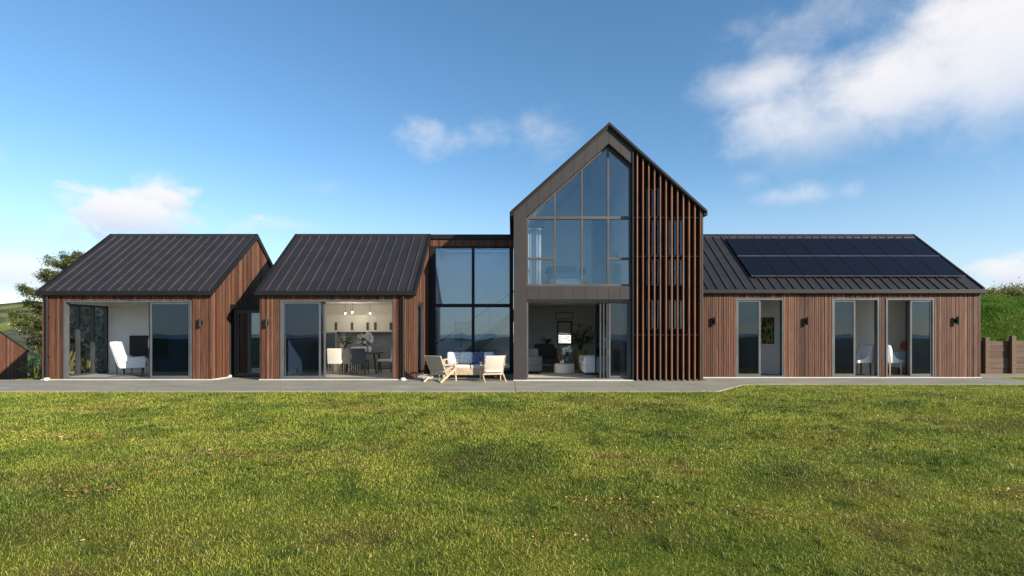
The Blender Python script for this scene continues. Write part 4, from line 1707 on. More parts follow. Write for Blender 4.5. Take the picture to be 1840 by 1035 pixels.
def flax(loc, h, n, label, seed, mat='flax_leaf', wid=.05, group='flax clumps'):
    r = random.Random(seed)
    t = thing('flax_plant', loc, label, 'plant', group=None)
    for i in range(n):
        a = r.uniform(0, 2 * PI)
        tilt = r.uniform(.1, .75)
        L_ = h * r.uniform(.6, 1.1)
        m = MB()
        pts = []
        for s in np.linspace(0, 1, 6):
            dd = L_ * (math.sin(tilt) * s + .25 * tilt * s * s)
            zz = L_ * (math.cos(tilt) * s - .42 * tilt * s ** 3)
            pts.append(Vector((math.cos(a) * (dd + .04), math.sin(a) * (dd + .04), zz)))
        side = Vector((-math.sin(a), math.cos(a), 0))
        inn = Vector((0, 0, -.25))
        vs, fs = [], []
        for s, p in zip(np.linspace(0, 1, 6), pts):
            w = wid * (1 - s ** 2.2) * (.55 + s * .9 if s < .5 else 1) / 2 + .002
            vs += [p - side * w + Vector((0, 0, w * .5)), p, p + side * w + Vector((0, 0, w * .5))]
        for k in range(5):
            fs += [(k * 3, k * 3 + 1, k * 3 + 4, k * 3 + 3), (k * 3 + 1, k * 3 + 2, k * 3 + 5, k * 3 + 4)]
        me = bpy.data.meshes.new('leaf')
        me.from_pydata([tuple(v) for v in vs], [], fs)
        me.materials.append(M[mat])
        o = bpy.data.objects.new('leaf', me); COL.objects.link(o); o.parent = t
    return t


gz = lambda x, y: float(hgt(x, y))
for i, (x_, y_, h_, n_, lab) in enumerate((
        (-18.0, 20.2, 1.45, 34, 'yellow green flax clump between shed and pavilion corner'),
        (-17.1, 18.75, .95, 26, 'smaller flax clump against the outer end of the cedar pavilion'),
        (-15.15, 17.75, 1.15, 30, 'yellow striped flax seen through the bedroom side window frames'),
        (-15.7, 19.0, 1.35, 30, 'tall pale flax seen through the pane by the bedroom corner'),
        (-14.95, 18.5, 1.25, 26, 'bright flax fan close against the bedroom side window'),
        (-15.1, 16.9, .8, 20, 'low golden flax outside the first side window pane'),
        (-20.6, 24.6, 1.2, 26, 'flax clump behind the end of the low shed'))):
    flax((x_, y_, gz(x_, y_)), h_, n_, lab, 40 + i, 'flax_leaf', .06)


def shrub(name, loc, h, rx, n, mat, label, seed, size=.07, stems=6, cat='shrub', group=None, zmin=.12):
    r = np.random.default_rng(seed)
    t = thing(name, loc, label, cat, group=group)
    m = MB()
    cl = []
    for k in range(stems):
        a = r.uniform(0, 2 * PI); d = rx * r.uniform(.2, .85)
        hh = h * r.uniform(.65, 1.0)
        p = [(loc[0], loc[1], loc[2]), (loc[0] + math.cos(a) * d * .4, loc[1] + math.sin(a) * d * .4, loc[2] + hh * .5), (loc[0] + math.cos(a) * d, loc[1] + math.sin(a) * d, loc[2] + hh * .92)]
        m.tube(p, [.03, .02, .008], 6)
        for s in np.linspace(zmin, 1, 7):
            q = np.array(p[0]) * (1 - s) ** 2 + 2 * s * (1 - s) * np.array(p[1]) + s * s * np.array(p[2])
            cl.append((*q, rx * (.42 - .12 * s)))
    m.build('stem', 'bark', t, smooth=True)
    cl = np.array(cl)
    ci = r.integers(0, len(cl), n)
    C = cl[ci, :3] + r.normal(0, 1, (n, 3)) * (cl[ci, 3:4] * np.array([[.7, .7, .55]]))
    C[:, 2] = np.maximum(C[:, 2], loc[2] + .05)
    V, F = leaf_quads(C, size, r, .1, .45)
    np_mesh('foliage', V, F, mat, t)
    return t


shrub('tall_shrub', (-15.75, 18.75, gz(-15.75, 18.75)), 3.0, .55, 1000, 'pale_leaf', 'tall pale leaved shrub seen through the bedroom side window', 61, .13, 9)
shrub('tall_shrub', (-15.9, 20.4, gz(-15.9, 20.4)), 3.1, .7, 1100, 'pale_leaf', 'tall grey green shrub behind the far pane of the bedroom side window', 62, .12, 9)
shrub('dark_shrub', (-17.7, 22.4, gz(-17.7, 22.4)), 3.4, 1.2, 7000, 'dark_leaf', 'dark green shrub standing behind the pale shrubs by the bedroom window', 63, .08, 7)
# shrubs along the crest of the bank
crest = [(20.3, 23.6, .22, .5), (21.1, 24.0, .26, .55), (21.9, 24.3, .32, .65), (22.9, 24.8, .40, .75), (23.9, 25.3, .5, .9), (25.3, 26, .62, 1.1), (24.4, 24.2, .34, .7)]
labs = ['low rounded shrub at the start of the bank crest beside the solar roof', 'small yellow green shrub on the bank crest', 'yellow green shrub on the rising part of the bank crest', 'broad sunlit shrub on the upper bank', 'tall sunlit shrub at the top of the bank', 'highest sunlit shrub behind the bank top', 'leafy shrub on the bank face below the taller shrubs']
for i, (x_, y_, h_, w_) in enumerate(crest):
    z_ = float(bank_h(np.array(x_), np.array(y_)))
    shrub('bank_shrub', (x_, y_, z_ - .05), h_, w_, 2200, 'shrub_leaf', labs[i], 80 + i, .05, 9, group='shrubs on the bank')

# far wood under the hill
r = np.random.default_rng(9)
n = 260
cx = r.uniform(-190, -70, n); cy = r.uniform(95, 175, n)
keep = (cx / cy < -.72) & (cx / cy > -1.2)
cx, cy = cx[keep], cy[keep]
cz = hgt(cx, cy)
hh = r.uniform(3.5, 7.0, len(cx))
k = 120
C = np.stack([cx, cy, cz + hh * .5], -1)
C = np.repeat(C, k, 0) + r.normal(0, 1, (len(cx) * k, 3)) * np.repeat(np.stack([hh * .42, hh * .42, hh * .28], -1), k, 0)
V, F = leaf_quads(C, .75, r, 0, .6)
fw_ = np_mesh('far_wood', V, F, 'wood_leaf')
tag(fw_, 'dark green wood in the valley below the hill', 'wood', kind='stuff')

# ================================================================== outdoor furniture


def lounge_chair(loc, rz, label, fab):
    """faces local -Y; wooden A-frame sides, sloping fabric sling"""
    t = thing('lounge_chair', loc, label, 'chair', rz)
    w = .31
    for s in (-1, 1):
        m = MB(); m.bar((s * w, -.30, 0), (s * w, -.24, .52), .035, .05, (0, 1, 0)); m.build('front_leg', 'teak', t, world=False, bevel=.006)
        m = MB(); m.bar((s * w, .42, 0), (s * w, -.26, .36), .035, .055, (0, 1, 0)); m.build('rear_leg', 'teak', t, world=False, bevel=.006)
        m = MB(); m.bar((s * w, -.34, .535), (s * w, .26, .50), .055, .028); m.build('armrest', 'teak', t, world=False, bevel=.008)
        m = MB(); m.bar((s * (w - .04), .10, .20), (s * (w - .02), .40, .76), .032, .04, (0, 1, 0)); m.build('back_post', 'teak', t, world=False, bevel=.006)
    for (y, z) in ((-.25, .355), (.12, .22)):
        m = MB(); m.bar((-w, y, z), (w, y, z), .035, .04); m.build('cross_rail', 'teak', t, world=False, bevel=.005)
    m = MB(); m.rbox(-w + .05, w - .05, -.30, .22, -.03, .03, .025)
    m.rot(-.27, 'x'); m.v = [(a, b, c + .355) for a, b, c in m.v]
    m.build('seat', fab, t, world=False, smooth=True)
    m = MB(); m.rbox(-w + .015, w - .015, -.02, .02, 0, .62, .018)
    m.rot(-.49, 'x'); m.v = [(a, b + .105, c + .22) for a, b, c in m.v]
    m.build('backrest', fab, t, world=False, smooth=True)
    return t


lounge_chair((px(793, 15.45), 15.45, 0), PI - .55, 'wooden lounge chair with shaded grey sling back beside the kitchen pavilion', 'fabric_taupe')
lounge_chair((px(885, 15.5), 15.5, 0), PI + .25, 'wooden lounge chair with sunlit cream back near the black gable', 'fabric_cream')

bx, by = px(846, 16.9), 16.9
bn = thing('garden_sofa', (bx, by, 0), 'low wooden garden sofa with pale seat in front of the hall glass', 'sofa')
w = .82
for s in (-1, 1):
    for y in (-.33, .33):
        m = MB(); m.box(s * w - .035, s * w + .035, y - .03, y + .03, 0, .56 if y < 0 else .60); m.build('leg', 'teak', bn, world=False, bevel=.006)
    m = MB(); m.box(s * w - .045, s * w + .045, -.37, .36, .561, .60); m.build('armrest', 'teak', bn, world=False, bevel=.006)
m = MB(); m.box(-w + .036, w - .036, -.35, -.31, .10, .30); m.build('front_rail', 'teak', bn, world=False, bevel=.006)
m = MB(); m.box(-w + .036, w - .036, .30, .34, .12, .60); m.build('back_panel', 'teak', bn, world=False, bevel=.006)
for k in range(2):
    m = MB(); m.rbox(-w + .04 + k * (w - .04), -.005 + k * (w - .04), -.36, .29, .28, .42, .05); m.build('seat_cushion', 'fabric_cream', bn, world=False, smooth=True)
for (dx, wd, mat, lab) in ((-.58, .44, 'cushion_stripe', 'white cushion with blue stripes at the arm end of the garden sofa'), (-.16, .42, 'cushion_pattern', 'pale patterned cushion in the middle of the garden sofa'),
                           (.23, .40, 'cushion_navy', 'navy patterned cushion on the garden sofa'), (.58, .36, 'cushion_pattern', 'pale patterned cushion half hidden behind the cream lounge chair')):
    c = thing('cushion', (bx + dx, by + .12, .42), lab, 'cushion', group='cushions on the garden sofa')
    m = MB(); m.rbox(-wd / 2, wd / 2, -.075, .075, 0, .40, .07)
    m.rot(-.22, 'x')
    m.build('cover', mat, c, world=False, smooth=True)

# ================================================================== indoor furniture


def wing_chair(loc, rz, label):
    t = thing('wing_chair', loc, label, 'armchair', rz)     # faces -Y
    m = MB(); m.rbox(-.32, .32, -.42, .25, .24, .44, .06); m.build('seat', 'fabric_white', t, world=False, smooth=True)
    m = MB(); m.rbox(-.34, .34, -.06, .06, 0, .86, .05); m.rot(-.28, 'x'); m.v = [(a * (1 + .10 * c), b + .24, c + .26) for a, b, c in m.v]
    m.build('backrest', 'fabric_white', t, world=False, smooth=True)
    for s in (-1, 1):
        m = MB()
        m.ext([(-.44, .24), (.24, .24), (.50, 1.10), (.20, 1.10), (.08, .66), (-.06, .58), (-.36, .60), (-.44, .54)], 'x', s * .31, s * .39)
        m.build('arm', 'fabric_white', t, world=False, bevel=.015)
        for y in (-.34, .20):
            m = MB(); m.tube([(s * .28, y, 0), (s * .26, y, .25)], [.014, .022], 8); m.build('leg', 'dark_wood', t, world=False)


wing_chair((px(234, 17.35), 17.35, FL), 2.12, 'white upholstered wing chair beside the black television')
tv = thing('television', (px(252, 18.25), 18.25, .9), 'large black television on the bedroom wall', 'television')
MB().box(px(232, 18.25), px(300, 18.25), 18.26, 18.31, .55, pz(603, 18.25)).build('case', 'black_satin', tv)
MB().box(px(232, 18.25) + .02, px(300, 18.25) - .02, 18.252, 18.259, .57, pz(603, 18.25) - .02).build('panel', 'screen', tv)
tb = thing('side_table', (px(222, 17.9), 17.95, FL), 'small brown wooden drawer table behind the white wing chair', 'table')
MB().box(px(216, 17.95), px(232, 17.95), 17.72, 18.15, .28, .60).build('drawer_box', 'mid_wood', tb, bevel=.008)
for s in (217.5, 230.5):
    for y in (17.76, 18.11):
        MB().tube([(px(s, 17.95), y, FL), (px(s, 17.95), y, .28)], [.012, .02], 8).build('leg', 'dark_wood', tb)
sw_ = thing('light_switch', (px(201, 18.3), 18.3, pz(585, 18.3)), 'small white light switch on the bedroom wall', 'switch')
MB().box(-.035, .035, -.008, .018, -.055, .055).build('plate', 'ceramic_white', sw_, world=False)
MB().box(-.012, .012, -.014, -.008, -.02, .02).build('rocker', 'ceramic_white', sw_, world=False)
rug = MB().rbox(px(205, 16.8), px(262, 16.8), 16.5, 17.0, FL + .001, FL + .02, .008).build('doormat', 'fabric_charcoal')
tag(rug, 'dark flat mat on the bedroom floor inside the door', 'mat')

# kitchen
KY = 20.7
kc = thing('wall_cabinets', (px(650, KY), KY - .35, pz(596, KY)), 'row of white wall cabinets with tall slot handles in the kitchen', 'cabinet')
zc0, zc1 = pz(596, KY - .4), pz(566, KY - .4)
xk = [px(q, KY - .4) for q in (583, 607, 636, 664, 678, 706, 730)]
MB().box(xk[0], xk[-1], KY - .36, KY - .005, zc0, zc1).build('carcass', 'cabinet_white', kc)
for a, b in zip(xk[:-1], xk[1:]):
    d_ = MB().box(a + .004, b - .004, KY - .385, KY - .361, zc0 - .01, zc1).build('cabinet_door', 'cabinet_white', kc, bevel=.003)
    MB().box(b - .13, b - .03, KY - .391, KY - .386, zc0 + .06, zc0 + .36).build('handle', 'fabric_charcoal', d_)
fr2 = thing('fridge', (px(594, KY), KY - .35, FL), 'dark blue grey fridge under the kitchen cabinets', 'fridge')
MB().box(px(574, KY - .4), px(606, KY - .4), KY - .5, KY - .02, FL, zc0 - .02).build('body', 'steel', fr2, bevel=.01)
MB().box(px(576, KY - .4), px(604, KY - .4), KY - .53, KY - .503, FL + .05, zc0 - .06).build('door', 'appliance', fr2, bevel=.008)
ct = thing('kitchen_counter', (px(670, KY), KY - .3, FL), 'kitchen counter with blue grey cupboards under the splashback', 'counter')
cxa, cxb = px(612, KY - .6), px(730, KY - .6)
MB().box(cxa, cxb, KY - .60, KY - .012, FL, .87).build('carcass', 'splashback', ct)
MB().box(cxa - .01, cxb, KY - .63, KY - .012, .871, .91).build('worktop', 'steel', ct)
n = 5
for k in range(n):
    a = cxa + (cxb - cxa) * k / n; b = cxa + (cxb - cxa) * (k + 1) / n
    d_ = MB().box(a + .004, b - .004, KY - .62, KY - .601, FL + .1, .86).build('cupboard_door', 'splashback', ct, bevel=.003)
    MB().box(a + .1, b - .1, KY - .635, KY - .621, .79, .81).build('handle', 'steel', d_)
MB().box(cxa, cxb, KY - .011, KY - .001, .912, zc0 - .012).build('splashback', 'splashback', ct)
isl = thing('kitchen_island', (px(622, 19.3), 19.3, FL), 'white kitchen island panel behind the dining chairs', 'counter')
MB().box(px(596, 19.2), px(640, 19.2), 19.2, 19.75, FL, .82).build('base', 'cabinet_white', isl)
MB().box(px(596, 19.2) - .03, px(640, 19.2) + .03, 19.15, 19.8, .821, .86).build('worktop', 'steel', isl)

dt = thing('dining_table', (px(665, 18.3), 18.3, FL), 'dark dining table with flowers and plates in the kitchen', 'table')
ta, tb_ = px(612, 18.3), px(684, 18.3)
MB().box(ta, tb_, 17.95, 18.75, .715, .755).build('table_top', 'dark_wood', dt, bevel=.006)
for s in (ta + .08, tb_ - .08):
    for y in (18.02, 18.68):
        m = MB(); m.bar((s, y, FL), (s + (.06 if s < 0 and s == ta + .08 else -.08), y, .715), .05, .05, (0, 1, 0)); m.build('leg', 'black_satin', dt)


def dining_chair(loc, rz, label, fab, leg='dark_wood'):
    t = thing('dining_chair', loc, label, 'chair', rz, 'dining chairs')     # faces -Y
    m = MB(); m.rbox(-.23, .23, -.24, .22, .40, .48, .03); m.build('seat', fab, t, world=False, smooth=True)
    m = MB(); m.rbox(-.23, .23, -.035, .035, 0, .52, .03); m.rot(-.12, 'x'); m.v = [(a, b + .22, c + .36) for a, b, c in m.v]
    m.build('backrest', fab, t, world=False, smooth=True)
    for s in (-1, 1):
        for y in (-.2, .2):
            m = MB(); m.tube([(s * .2, y * 1.1, 0), (s * .2, y, .41)], [.013, .02], 8); m.build('leg', leg, t, world=False)
        m = MB(); m.bar((s * .2, -.2, .14), (s * .2, .2, .14), .018, .018); m.build('stretcher', leg, t, world=False)


dining_chair((px(605, 17.45), 17.45, FL), PI, 'cream dining chair at the door end of the kitchen table', 'fabric_cream')
dining_chair((px(622, 17.6), 17.62, FL), PI, 'taupe dining chair between cream and grey dining chairs', 'fabric_taupe')
dining_chair((px(648, 17.5), 17.5, FL), PI, 'dark grey dining chair with its back to the patio', 'fabric_charcoal')
dining_chair((px(687, 17.9), 18.25, FL), PI / 2 + PI + .2, 'pale dining chair at the end of the kitchen table by the counter', 'fabric_cream')
dining_chair((px(636, 18.9), 19.02, FL), 0, 'pale dining chair on the far side of the kitchen table', 'fabric_cream')

for (xx, yy, Yp, lab) in ((620.5, 563, 19.0, 'round glass pendant lamp on the cord nearest the fridge'), (633, 561, 19.5, 'round pendant lamp hanging farther back over the kitchen island'), (665, 563, 18.6, 'round glass pendant lamp over the dining table flowers')):
    X, Z = px(xx, Yp), pz(yy, Yp)
    t = thing('pendant_lamp', (X, Yp, Z), lab, 'lamp', group='pendant lamps')
    MB().tube([(X, Yp, Z + .05), (X, Yp, 2.56)], .006, 6).build('cord', 'black_satin', t)
    MB().lathe([(.005, -.036), (.024, -.028), (.036, 0), (.024, .028), (.012, .036)], (X, Yp, Z), 12).build('globe', 'bulb', t, smooth=True)
    MB().tube([(X, Yp, Z + .046), (X, Yp, Z + .085)], .014, 8).build('cap', 'gold_pot', t)
    ld = bpy.data.lights.new('pendant_light', 'POINT'); ld.energy = 5; ld.color = (1, .86, .66); ld.shadow_soft_size = .04
    lo_ = bpy.data.objects.new('pendant_light', ld); COL.objects.link(lo_); lo_.parent = t; lo_.location = (0, 0, -.08)


def bouquet(loc, label, seed, vase='ceramic_white', h=.5, petals=26, leaf_m='dark_leaf', hv=.2, spread=.22, arch=False, name='flower_vase'):
    r = random.Random(seed)
    t = thing(name, loc, label, 'vase')
    MB().lathe([(.045, 0), (.075, hv * .4), (.06, hv * .8), (.04, hv), (.05, hv * 1.05)], (0, 0, 0), 14).build('vase', vase, t, world=False, smooth=True)
    m = MB(); lf = MB(); fl = MB()
    for k in range(petals):
        a = r.uniform(0, 2 * PI); d = spread * r.uniform(.2, 1); z = hv + (h - hv) * r.uniform(.35, 1)
        m.tube([(0, 0, hv * .9), (math.cos(a) * d * .4, math.sin(a) * d * .4, hv + (z - hv) * .6), (math.cos(a) * d, math.sin(a) * d, z)], .004, 4)
        c = Vector((math.cos(a) * d, math.sin(a) * d, z))
        for j in range(5):
            b = 2 * PI * j / 5 + r.random()
            e1 = Vector((math.cos(b), r.uniform(-.6, .6), math.sin(b))) * .045
            e2 = Vector((math.cos(b + .9), r.uniform(-.6, .6), math.sin(b + .9))) * .035
            fl.add([c, c + e1, c + e1 + e2, c + e2], [(0, 1, 2, 3)])
        p = c * .7 + Vector((0, 0, hv * .3))
        q = Vector((r.uniform(-1, 1), r.uniform(-1, 1), r.uniform(-.2, .8))).normalized() * .12
        s = Vector((-q.y, q.x, .02)).normalized() * .03
        lf.add([p, p + q * .5 + s, p + q, p + q * .5 - s], [(0, 1, 2, 3)])
    m.build('stem', 'dark_leaf', t, world=False)
    fl.build('petals', 'petal', t, world=False)
    lf.build('leaves', leaf_m, t, world=False)
    return t


bouquet((px(655, 18.3), 18.3, .757), 'white flowers in a white vase on the dining table', 3, h=.62, petals=34, spread=.3)
bouquet((px(664, 18.55), 18.55, .757), 'tall white blossoms in a second vase on the dining table', 5, h=.72, petals=16, spread=.13)


def leafy_pot(loc, label, seed, pot, h, n, spread, pr=.12, phh=.2, name='potted_plant', ll=.3, wd=.05):
    r = random.Random(seed)
    t = thing(name, loc, label, 'plant')
    MB().lathe([(pr * .8, 0), (pr, phh), (pr * .9, phh), (pr * .88, phh - .02)], (0, 0, 0), 16).build('pot', pot, t, world=False, smooth=True)
    for k in range(n):
        a = r.uniform(0, 2 * PI); d = spread * r.uniform(.35, 1); z = phh + (h - phh) * r.uniform(.4, 1)
        m = MB()
        m.tube([(0, 0, phh - .03), (math.cos(a) * d * .35, math.sin(a) * d * .35, z * .85), (math.cos(a) * d, math.sin(a) * d, z)], [.008, .006, .003], 5)
        st_ = m.build('stem', 'dark_leaf', t, world=False)
        lf = MB()
        for j in range(7):
            s = .45 + .55 * j / 6
            p = Vector((math.cos(a) * d * s, math.sin(a) * d * s, phh + (z - phh) * (s ** .7)))
            q = Vector((r.uniform(-1, 1), r.uniform(-1, 1), r.uniform(-.4, .5))).normalized() * ll
            sd_ = q.cross(Vector((0, 0, 1))).normalized() * wd
            lf.add([p, p + q * .45 + sd_ + Vector((0, 0, .02)), p + q, p + q * .45 - sd_ + Vector((0, 0, .02))], [(0, 1, 2, 3)])
        lf.build('leaf', 'dark_leaf', t, world=False)


leafy_pot((px(620, 18.4), 18.4, .757), 'green leafy plant in a pale pot on the dining table', 9, 'ceramic_white', .6, 9, .35, .07, .14, ll=.18, wd=.03)
bowl = thing('fruit_bowl', (px(637, 18.2), 18.2, .757), 'wide dark bowl on the dining table', 'bowl')
MB().lathe([(.05, 0), (.09, .015), (.17, .075), (.165, .075), (.085, .03)], (0, 0, 0), 18).build('dish', 'black_satin', bowl, world=False, smooth=True)
MB().lathe([(.04, -.004), (.06, 0), (.06, .004)], (0, 0, .004), 14).build('foot', 'dark_wood', bowl, world=False)

# living room
def block_sofa(loc, rz, label, fab, w=1.9, d=.95):
    t = thing('sofa', loc, label, 'sofa', rz)       # faces -Y
    m = MB(); m.rbox(-w / 2, w / 2, -d / 2, d / 2, .08, .30, .05); m.build('base', fab, t, world=False, smooth=True)
    for k in range(2):
        m = MB(); m.rbox(-w / 2 + .17 + k * (w / 2 - .17), k * (w / 2 - .17) - .005, -d / 2 + .005, d / 2 - .22, .30, .46, .05); m.build('seat_cushion', fab, t, world=False, smooth=True)
    m = MB(); m.rbox(-w / 2, w / 2, d / 2 - .24, d / 2, .28, .84, .06); m.build('backrest', fab, t, world=False, smooth=True)
    for s in (-1, 1):
        m = MB(); m.rbox(min(s * w / 2, s * (w / 2 - .17)), max(s * w / 2, s * (w / 2 - .17)), -d / 2, d / 2 - .2, .28, .60, .05); m.build('armrest', fab, t, world=False, smooth=True)
        for y in (-d / 2 + .1, d / 2 - .1):
            m = MB(); m.tube([(s * (w / 2 - .1), y, 0), (s * (w / 2 - .1), y, .09)], .02, 8); m.build('foot', 'black_satin', t, world=False)
    return t


block_sofa((px(1072, 17.6), 17.75, FL), -PI / 2, 'white block sofa beside the folded glass doors', 'fabric_white', 1.5, 1.0)
block_sofa((px(950, 18.2) + .05, 18.4, FL), PI / 2, 'dark charcoal sofa at the living room side wall', 'fabric_charcoal', 1.6, .8)
cu = thing('cushion', (px(957, 18.2), 18.1, .52), 'grey cushion on the dark charcoal sofa', 'cushion')
m = MB(); m.rbox(-.2, .2, -.06, .06, 0, .38, .05); m.rot(-.3, 'x'); m.build('cover', 'fabric_grey', cu, world=False, smooth=True)
pf = thing('ottoman', (px(1014, 17.9), 17.9, FL), 'round cream upholstered ottoman used as coffee table', 'ottoman')
m = MB(); m.lathe([(.30, .01), (.345, .03), (.35, .2), (.345, .32), (.31, .345)], (0, 0, 0), 28); m.build('drum', 'fabric_cream', pf, world=False, smooth=True)
m = MB(); m.lathe([(.28, .346), (.28, .362)], (0, 0, 0), 24); m.build('tray', 'mid_wood', pf, world=False)
for dx, hh in ((-.12, .07), (-.05, .11)):
    cd = thing('candle', (px(1014, 17.9) + dx, 17.8, FL + .363), 'short cream candle' if hh < .1 else 'taller cream candle', 'candle')
    cd['label'] = ('short' if hh < .1 else 'taller') + ' cream candle on the ottoman tray'
    MB().lathe([(.028, 0), (.028, hh)], (0, 0, 0), 12).build('wax', 'petal', cd, world=False)
    MB().tube([(0, 0, hh), (0, 0, hh + .012)], .002, 5).build('wick', 'black_satin', cd, world=False)
v_ = bouquet((px(1019, 17.95), 17.97, FL + .363), 'white orchid in a teal glass vase on the ottoman', 12, vase='glass_teal', h=.55, petals=18, spread=.16)
leafy_pot((px(1043, 20.3), 20.3, FL), 'tall leafy plant in a gold pot behind the white sofa', 14, 'gold_pot', 1.75, 16, .65, .26, .72, ll=.33, wd=.045)


def dark_armchair(loc, rz, label):
    t = thing('armchair', loc, label, 'armchair', rz)
    m = MB(); m.rbox(-.36, .36, -.36, .34, .28, .46, .06); m.build('seat', 'fabric_dark', t, world=False, smooth=True)
    m = MB(); m.rbox(-.38, .38, -.08, .08, 0, .62, .07); m.rot(-.15, 'x'); m.v = [(a, b + .3, c + .38) for a, b, c in m.v]
    m.build('backrest', 'fabric_dark', t, world=False, smooth=True)
    for s in (-1, 1):
        m = MB(); m.rbox(s * .42 - .05, s * .42 + .05, -.38, .3, .28, .62, .04); m.build('arm', 'mid_wood', t, world=False, smooth=True)
        for y in (-.3, .28):
            m = MB(); m.tube([(s * .36, y, 0), (s * .34, y, .29)], [.015, .024], 8); m.build('leg', 'dark_wood', t, world=False)


dark_armchair((px(982, 19.0), 19.0, FL), .15, 'black armchair with wooden arms facing the patio doors')
cb = thing('console_table', (px(985, 21.4), 21.6, FL), 'dark low console against the living room back wall', 'table')
MB().box(px(962, 21.5), px(1000, 21.5), 21.4, 21.9, .5, .82).build('cabinet', 'dark_wood', cb, bevel=.006)
for s in (964, 998):
    for y in (21.45, 21.85):
        MB().tube([(px(s, 21.5), y, FL), (px(s, 21.5), y, .5)], .02, 8).build('leg', 'black_satin', cb)
leafy_pot((px(984, 21.5), 21.62, .82), 'small bonsai like plant on the living room console', 17, 'black_satin', .45, 7, .25, .08, .1, ll=.15, wd=.03)
hp = thing('wall_print', (px(1014, 21.9), 21.9, pz(570, 21.9)), 'pale wide print hung above the living room window', 'picture')
MB().box(px(999, 21.9), px(1030, 21.9), 21.94, 21.995, pz(573.5, 21.9), pz(561, 21.9)).build('frame', 'black_satin', hp)
MB().box(px(1000, 21.9), px(1029, 21.9), 21.93, 21.939, pz(572.5, 21.9), pz(562, 21.9)).build('sheet', 'plaster_grey', hp)
rg = MB().rbox(px(968, 18), px(1060, 18), 17.0, 19.6, FL + .001, FL + .016, .006).build('rug', 'fabric_taupe')
tag(rg, 'flat taupe rug under the ottoman and armchair', 'rug')

# upstairs bedroom
bd = thing('bed', (px(1016, 18.6), 18.6, U0), 'bed with teal cover and white bedding behind the upper gable glass', 'bed')
ba, bb = px(993, 18.0), px(1042, 18.0)
MB().box(ba, bb, 17.5, 19.5, U0 + .08, U0 + .34).build('base', 'cabinet_white', bd)
MB().rbox(ba - .02, bb + .02, 17.46, 19.5, U0 + .34, U0 + .58, .07).build('mattress', 'fabric_white', bd, smooth=True)
MB().rbox(ba - .04, bb + .04, 17.43, 18.3, U0 + .40, U0 + .62, .05).build('cover', 'fabric_teal', bd, smooth=True)
MB().rbox(ba - .05, bb + .05, 19.5, 19.6, U0 + .1, U0 + 1.1, .03).build('headboard', 'fabric_teal', bd, smooth=True)
for k in (0, 1):
    MB().rbox(ba + .06 + k * .46, ba + .46 + k * .46, 19.0, 19.45, U0 + .57, U0 + .78, .08).build('pillow', 'fabric_white', bd, smooth=True)
for xx, lab in ((986, 'dark bedside lamp between bed and curtain'), (1048, 'dark bedside lamp on the side of the bed by the wardrobe')):
    n_ = thing('bedside_lamp', (px(xx, 19.2), 19.3, U0), lab, 'lamp')
    MB().box(-.2, .2, -.18, .18, 0, .5).build('stand', 'mid_wood', n_, world=False, bevel=.006)
    MB().lathe([(.07, .501), (.06, .52), (.015, .54), (.015, .78)], (0, 0, 0), 12).build('stem', 'black_satin', n_, world=False, smooth=True)
    MB().lathe([(.15, .78), (.10, 1.0), (.095, 1.0), (.14, .785)], (0, 0, 0), 16).build('lamp_shade', 'fabric_dark', n_, world=False, smooth=True)
cr = thing('curtain', (px(957, 16.6), 16.6, U0), 'white gathered curtain hanging by the edge of the upper glass', 'curtain')
m = MB()
pts = []
n = 30
for i_ in range(n + 1):
    pts.append((.36 + .55 * i_ / n, 16.35 + .05 * math.sin(i_ * 1.35)))
vs = [(a, b, U0 + .02) for a, b in pts] + [(a, b, 4.7) for a, b in pts]
m.add(vs, [(i_, i_ + 1, i_ + n + 2, i_ + n + 1) for i_ in range(n)])
cu_ = m.build('drape', 'fabric_white', cr, smooth=True)
sol = cu_.modifiers.new('thickness', 'SOLIDIFY'); sol.thickness = .012
m = MB(); m.tube([(.30, 16.36, 4.73), (1.0, 16.36, 4.73)], .012, 8); m.build('rod', 'black_satin', cr)
wd_ = thing('wardrobe', (px(1078, 20), 20.1, U0), 'tall dark blue wardrobe against the upper bedroom wall', 'wardrobe')
MB().box(px(1066, 20), px(1092, 20), 19.9, 20.38, U0 + .05, 5.9).build('body', 'appliance', wd_, bevel=.006)
for k in (0, 1):
    a = px(1066 + 13 * k, 20); b = px(1066 + 13 * (k + 1), 20)
    d_ = MB().box(a + .004, b - .004, 19.875, 19.899, U0 + .1, 5.88).build('door', 'appliance', wd_, bevel=.003)
    MB().box((b - .05) if k == 0 else a + .03, (b - .03) if k == 0 else a + .05, 19.86, 19.874, 3.7, 4.0).build('handle', 'steel', d_)
MB().box(px(1067, 20), px(1091, 20), 19.95, 20.3, U0, U0 + .05).build('toe_kick', 'black_satin', wd_)
dr = thing('dresser', (px(1116, 18), 18.2, U0), 'blue grey dresser beside the edge of the upper glass', 'dresser')
da, db = px(1106, 18), px(1122, 18)
MB().box(da, db, 17.8, 18.5, U0 + .08, U0 + .95).build('body', 'fabric_teal', dr, bevel=.006)
for k in range(3):
    d_ = MB().box(da + .01, db - .01, 17.78, 17.799, U0 + .12 + k * .28, U0 + .37 + k * .28).build('drawer', 'fabric_teal', dr, bevel=.003)
    MB().box((da + db) / 2 - .06, (da + db) / 2 + .06, 17.765, 17.779, U0 + .235 + k * .28, U0 + .25 + k * .28).build('handle', 'steel', d_)
for s in (da + .03, db - .03):
    MB().box(s - .02, s + .02, 17.85, 18.45, U0, U0 + .08).build('foot', 'dark_wood', dr)
leafy_pot((px(1113, 18), 18.15, U0 + .95), 'small plant on top of the blue grey dresser', 23, 'ceramic_white', .4, 6, .2, .06, .1, ll=.12, wd=.02)

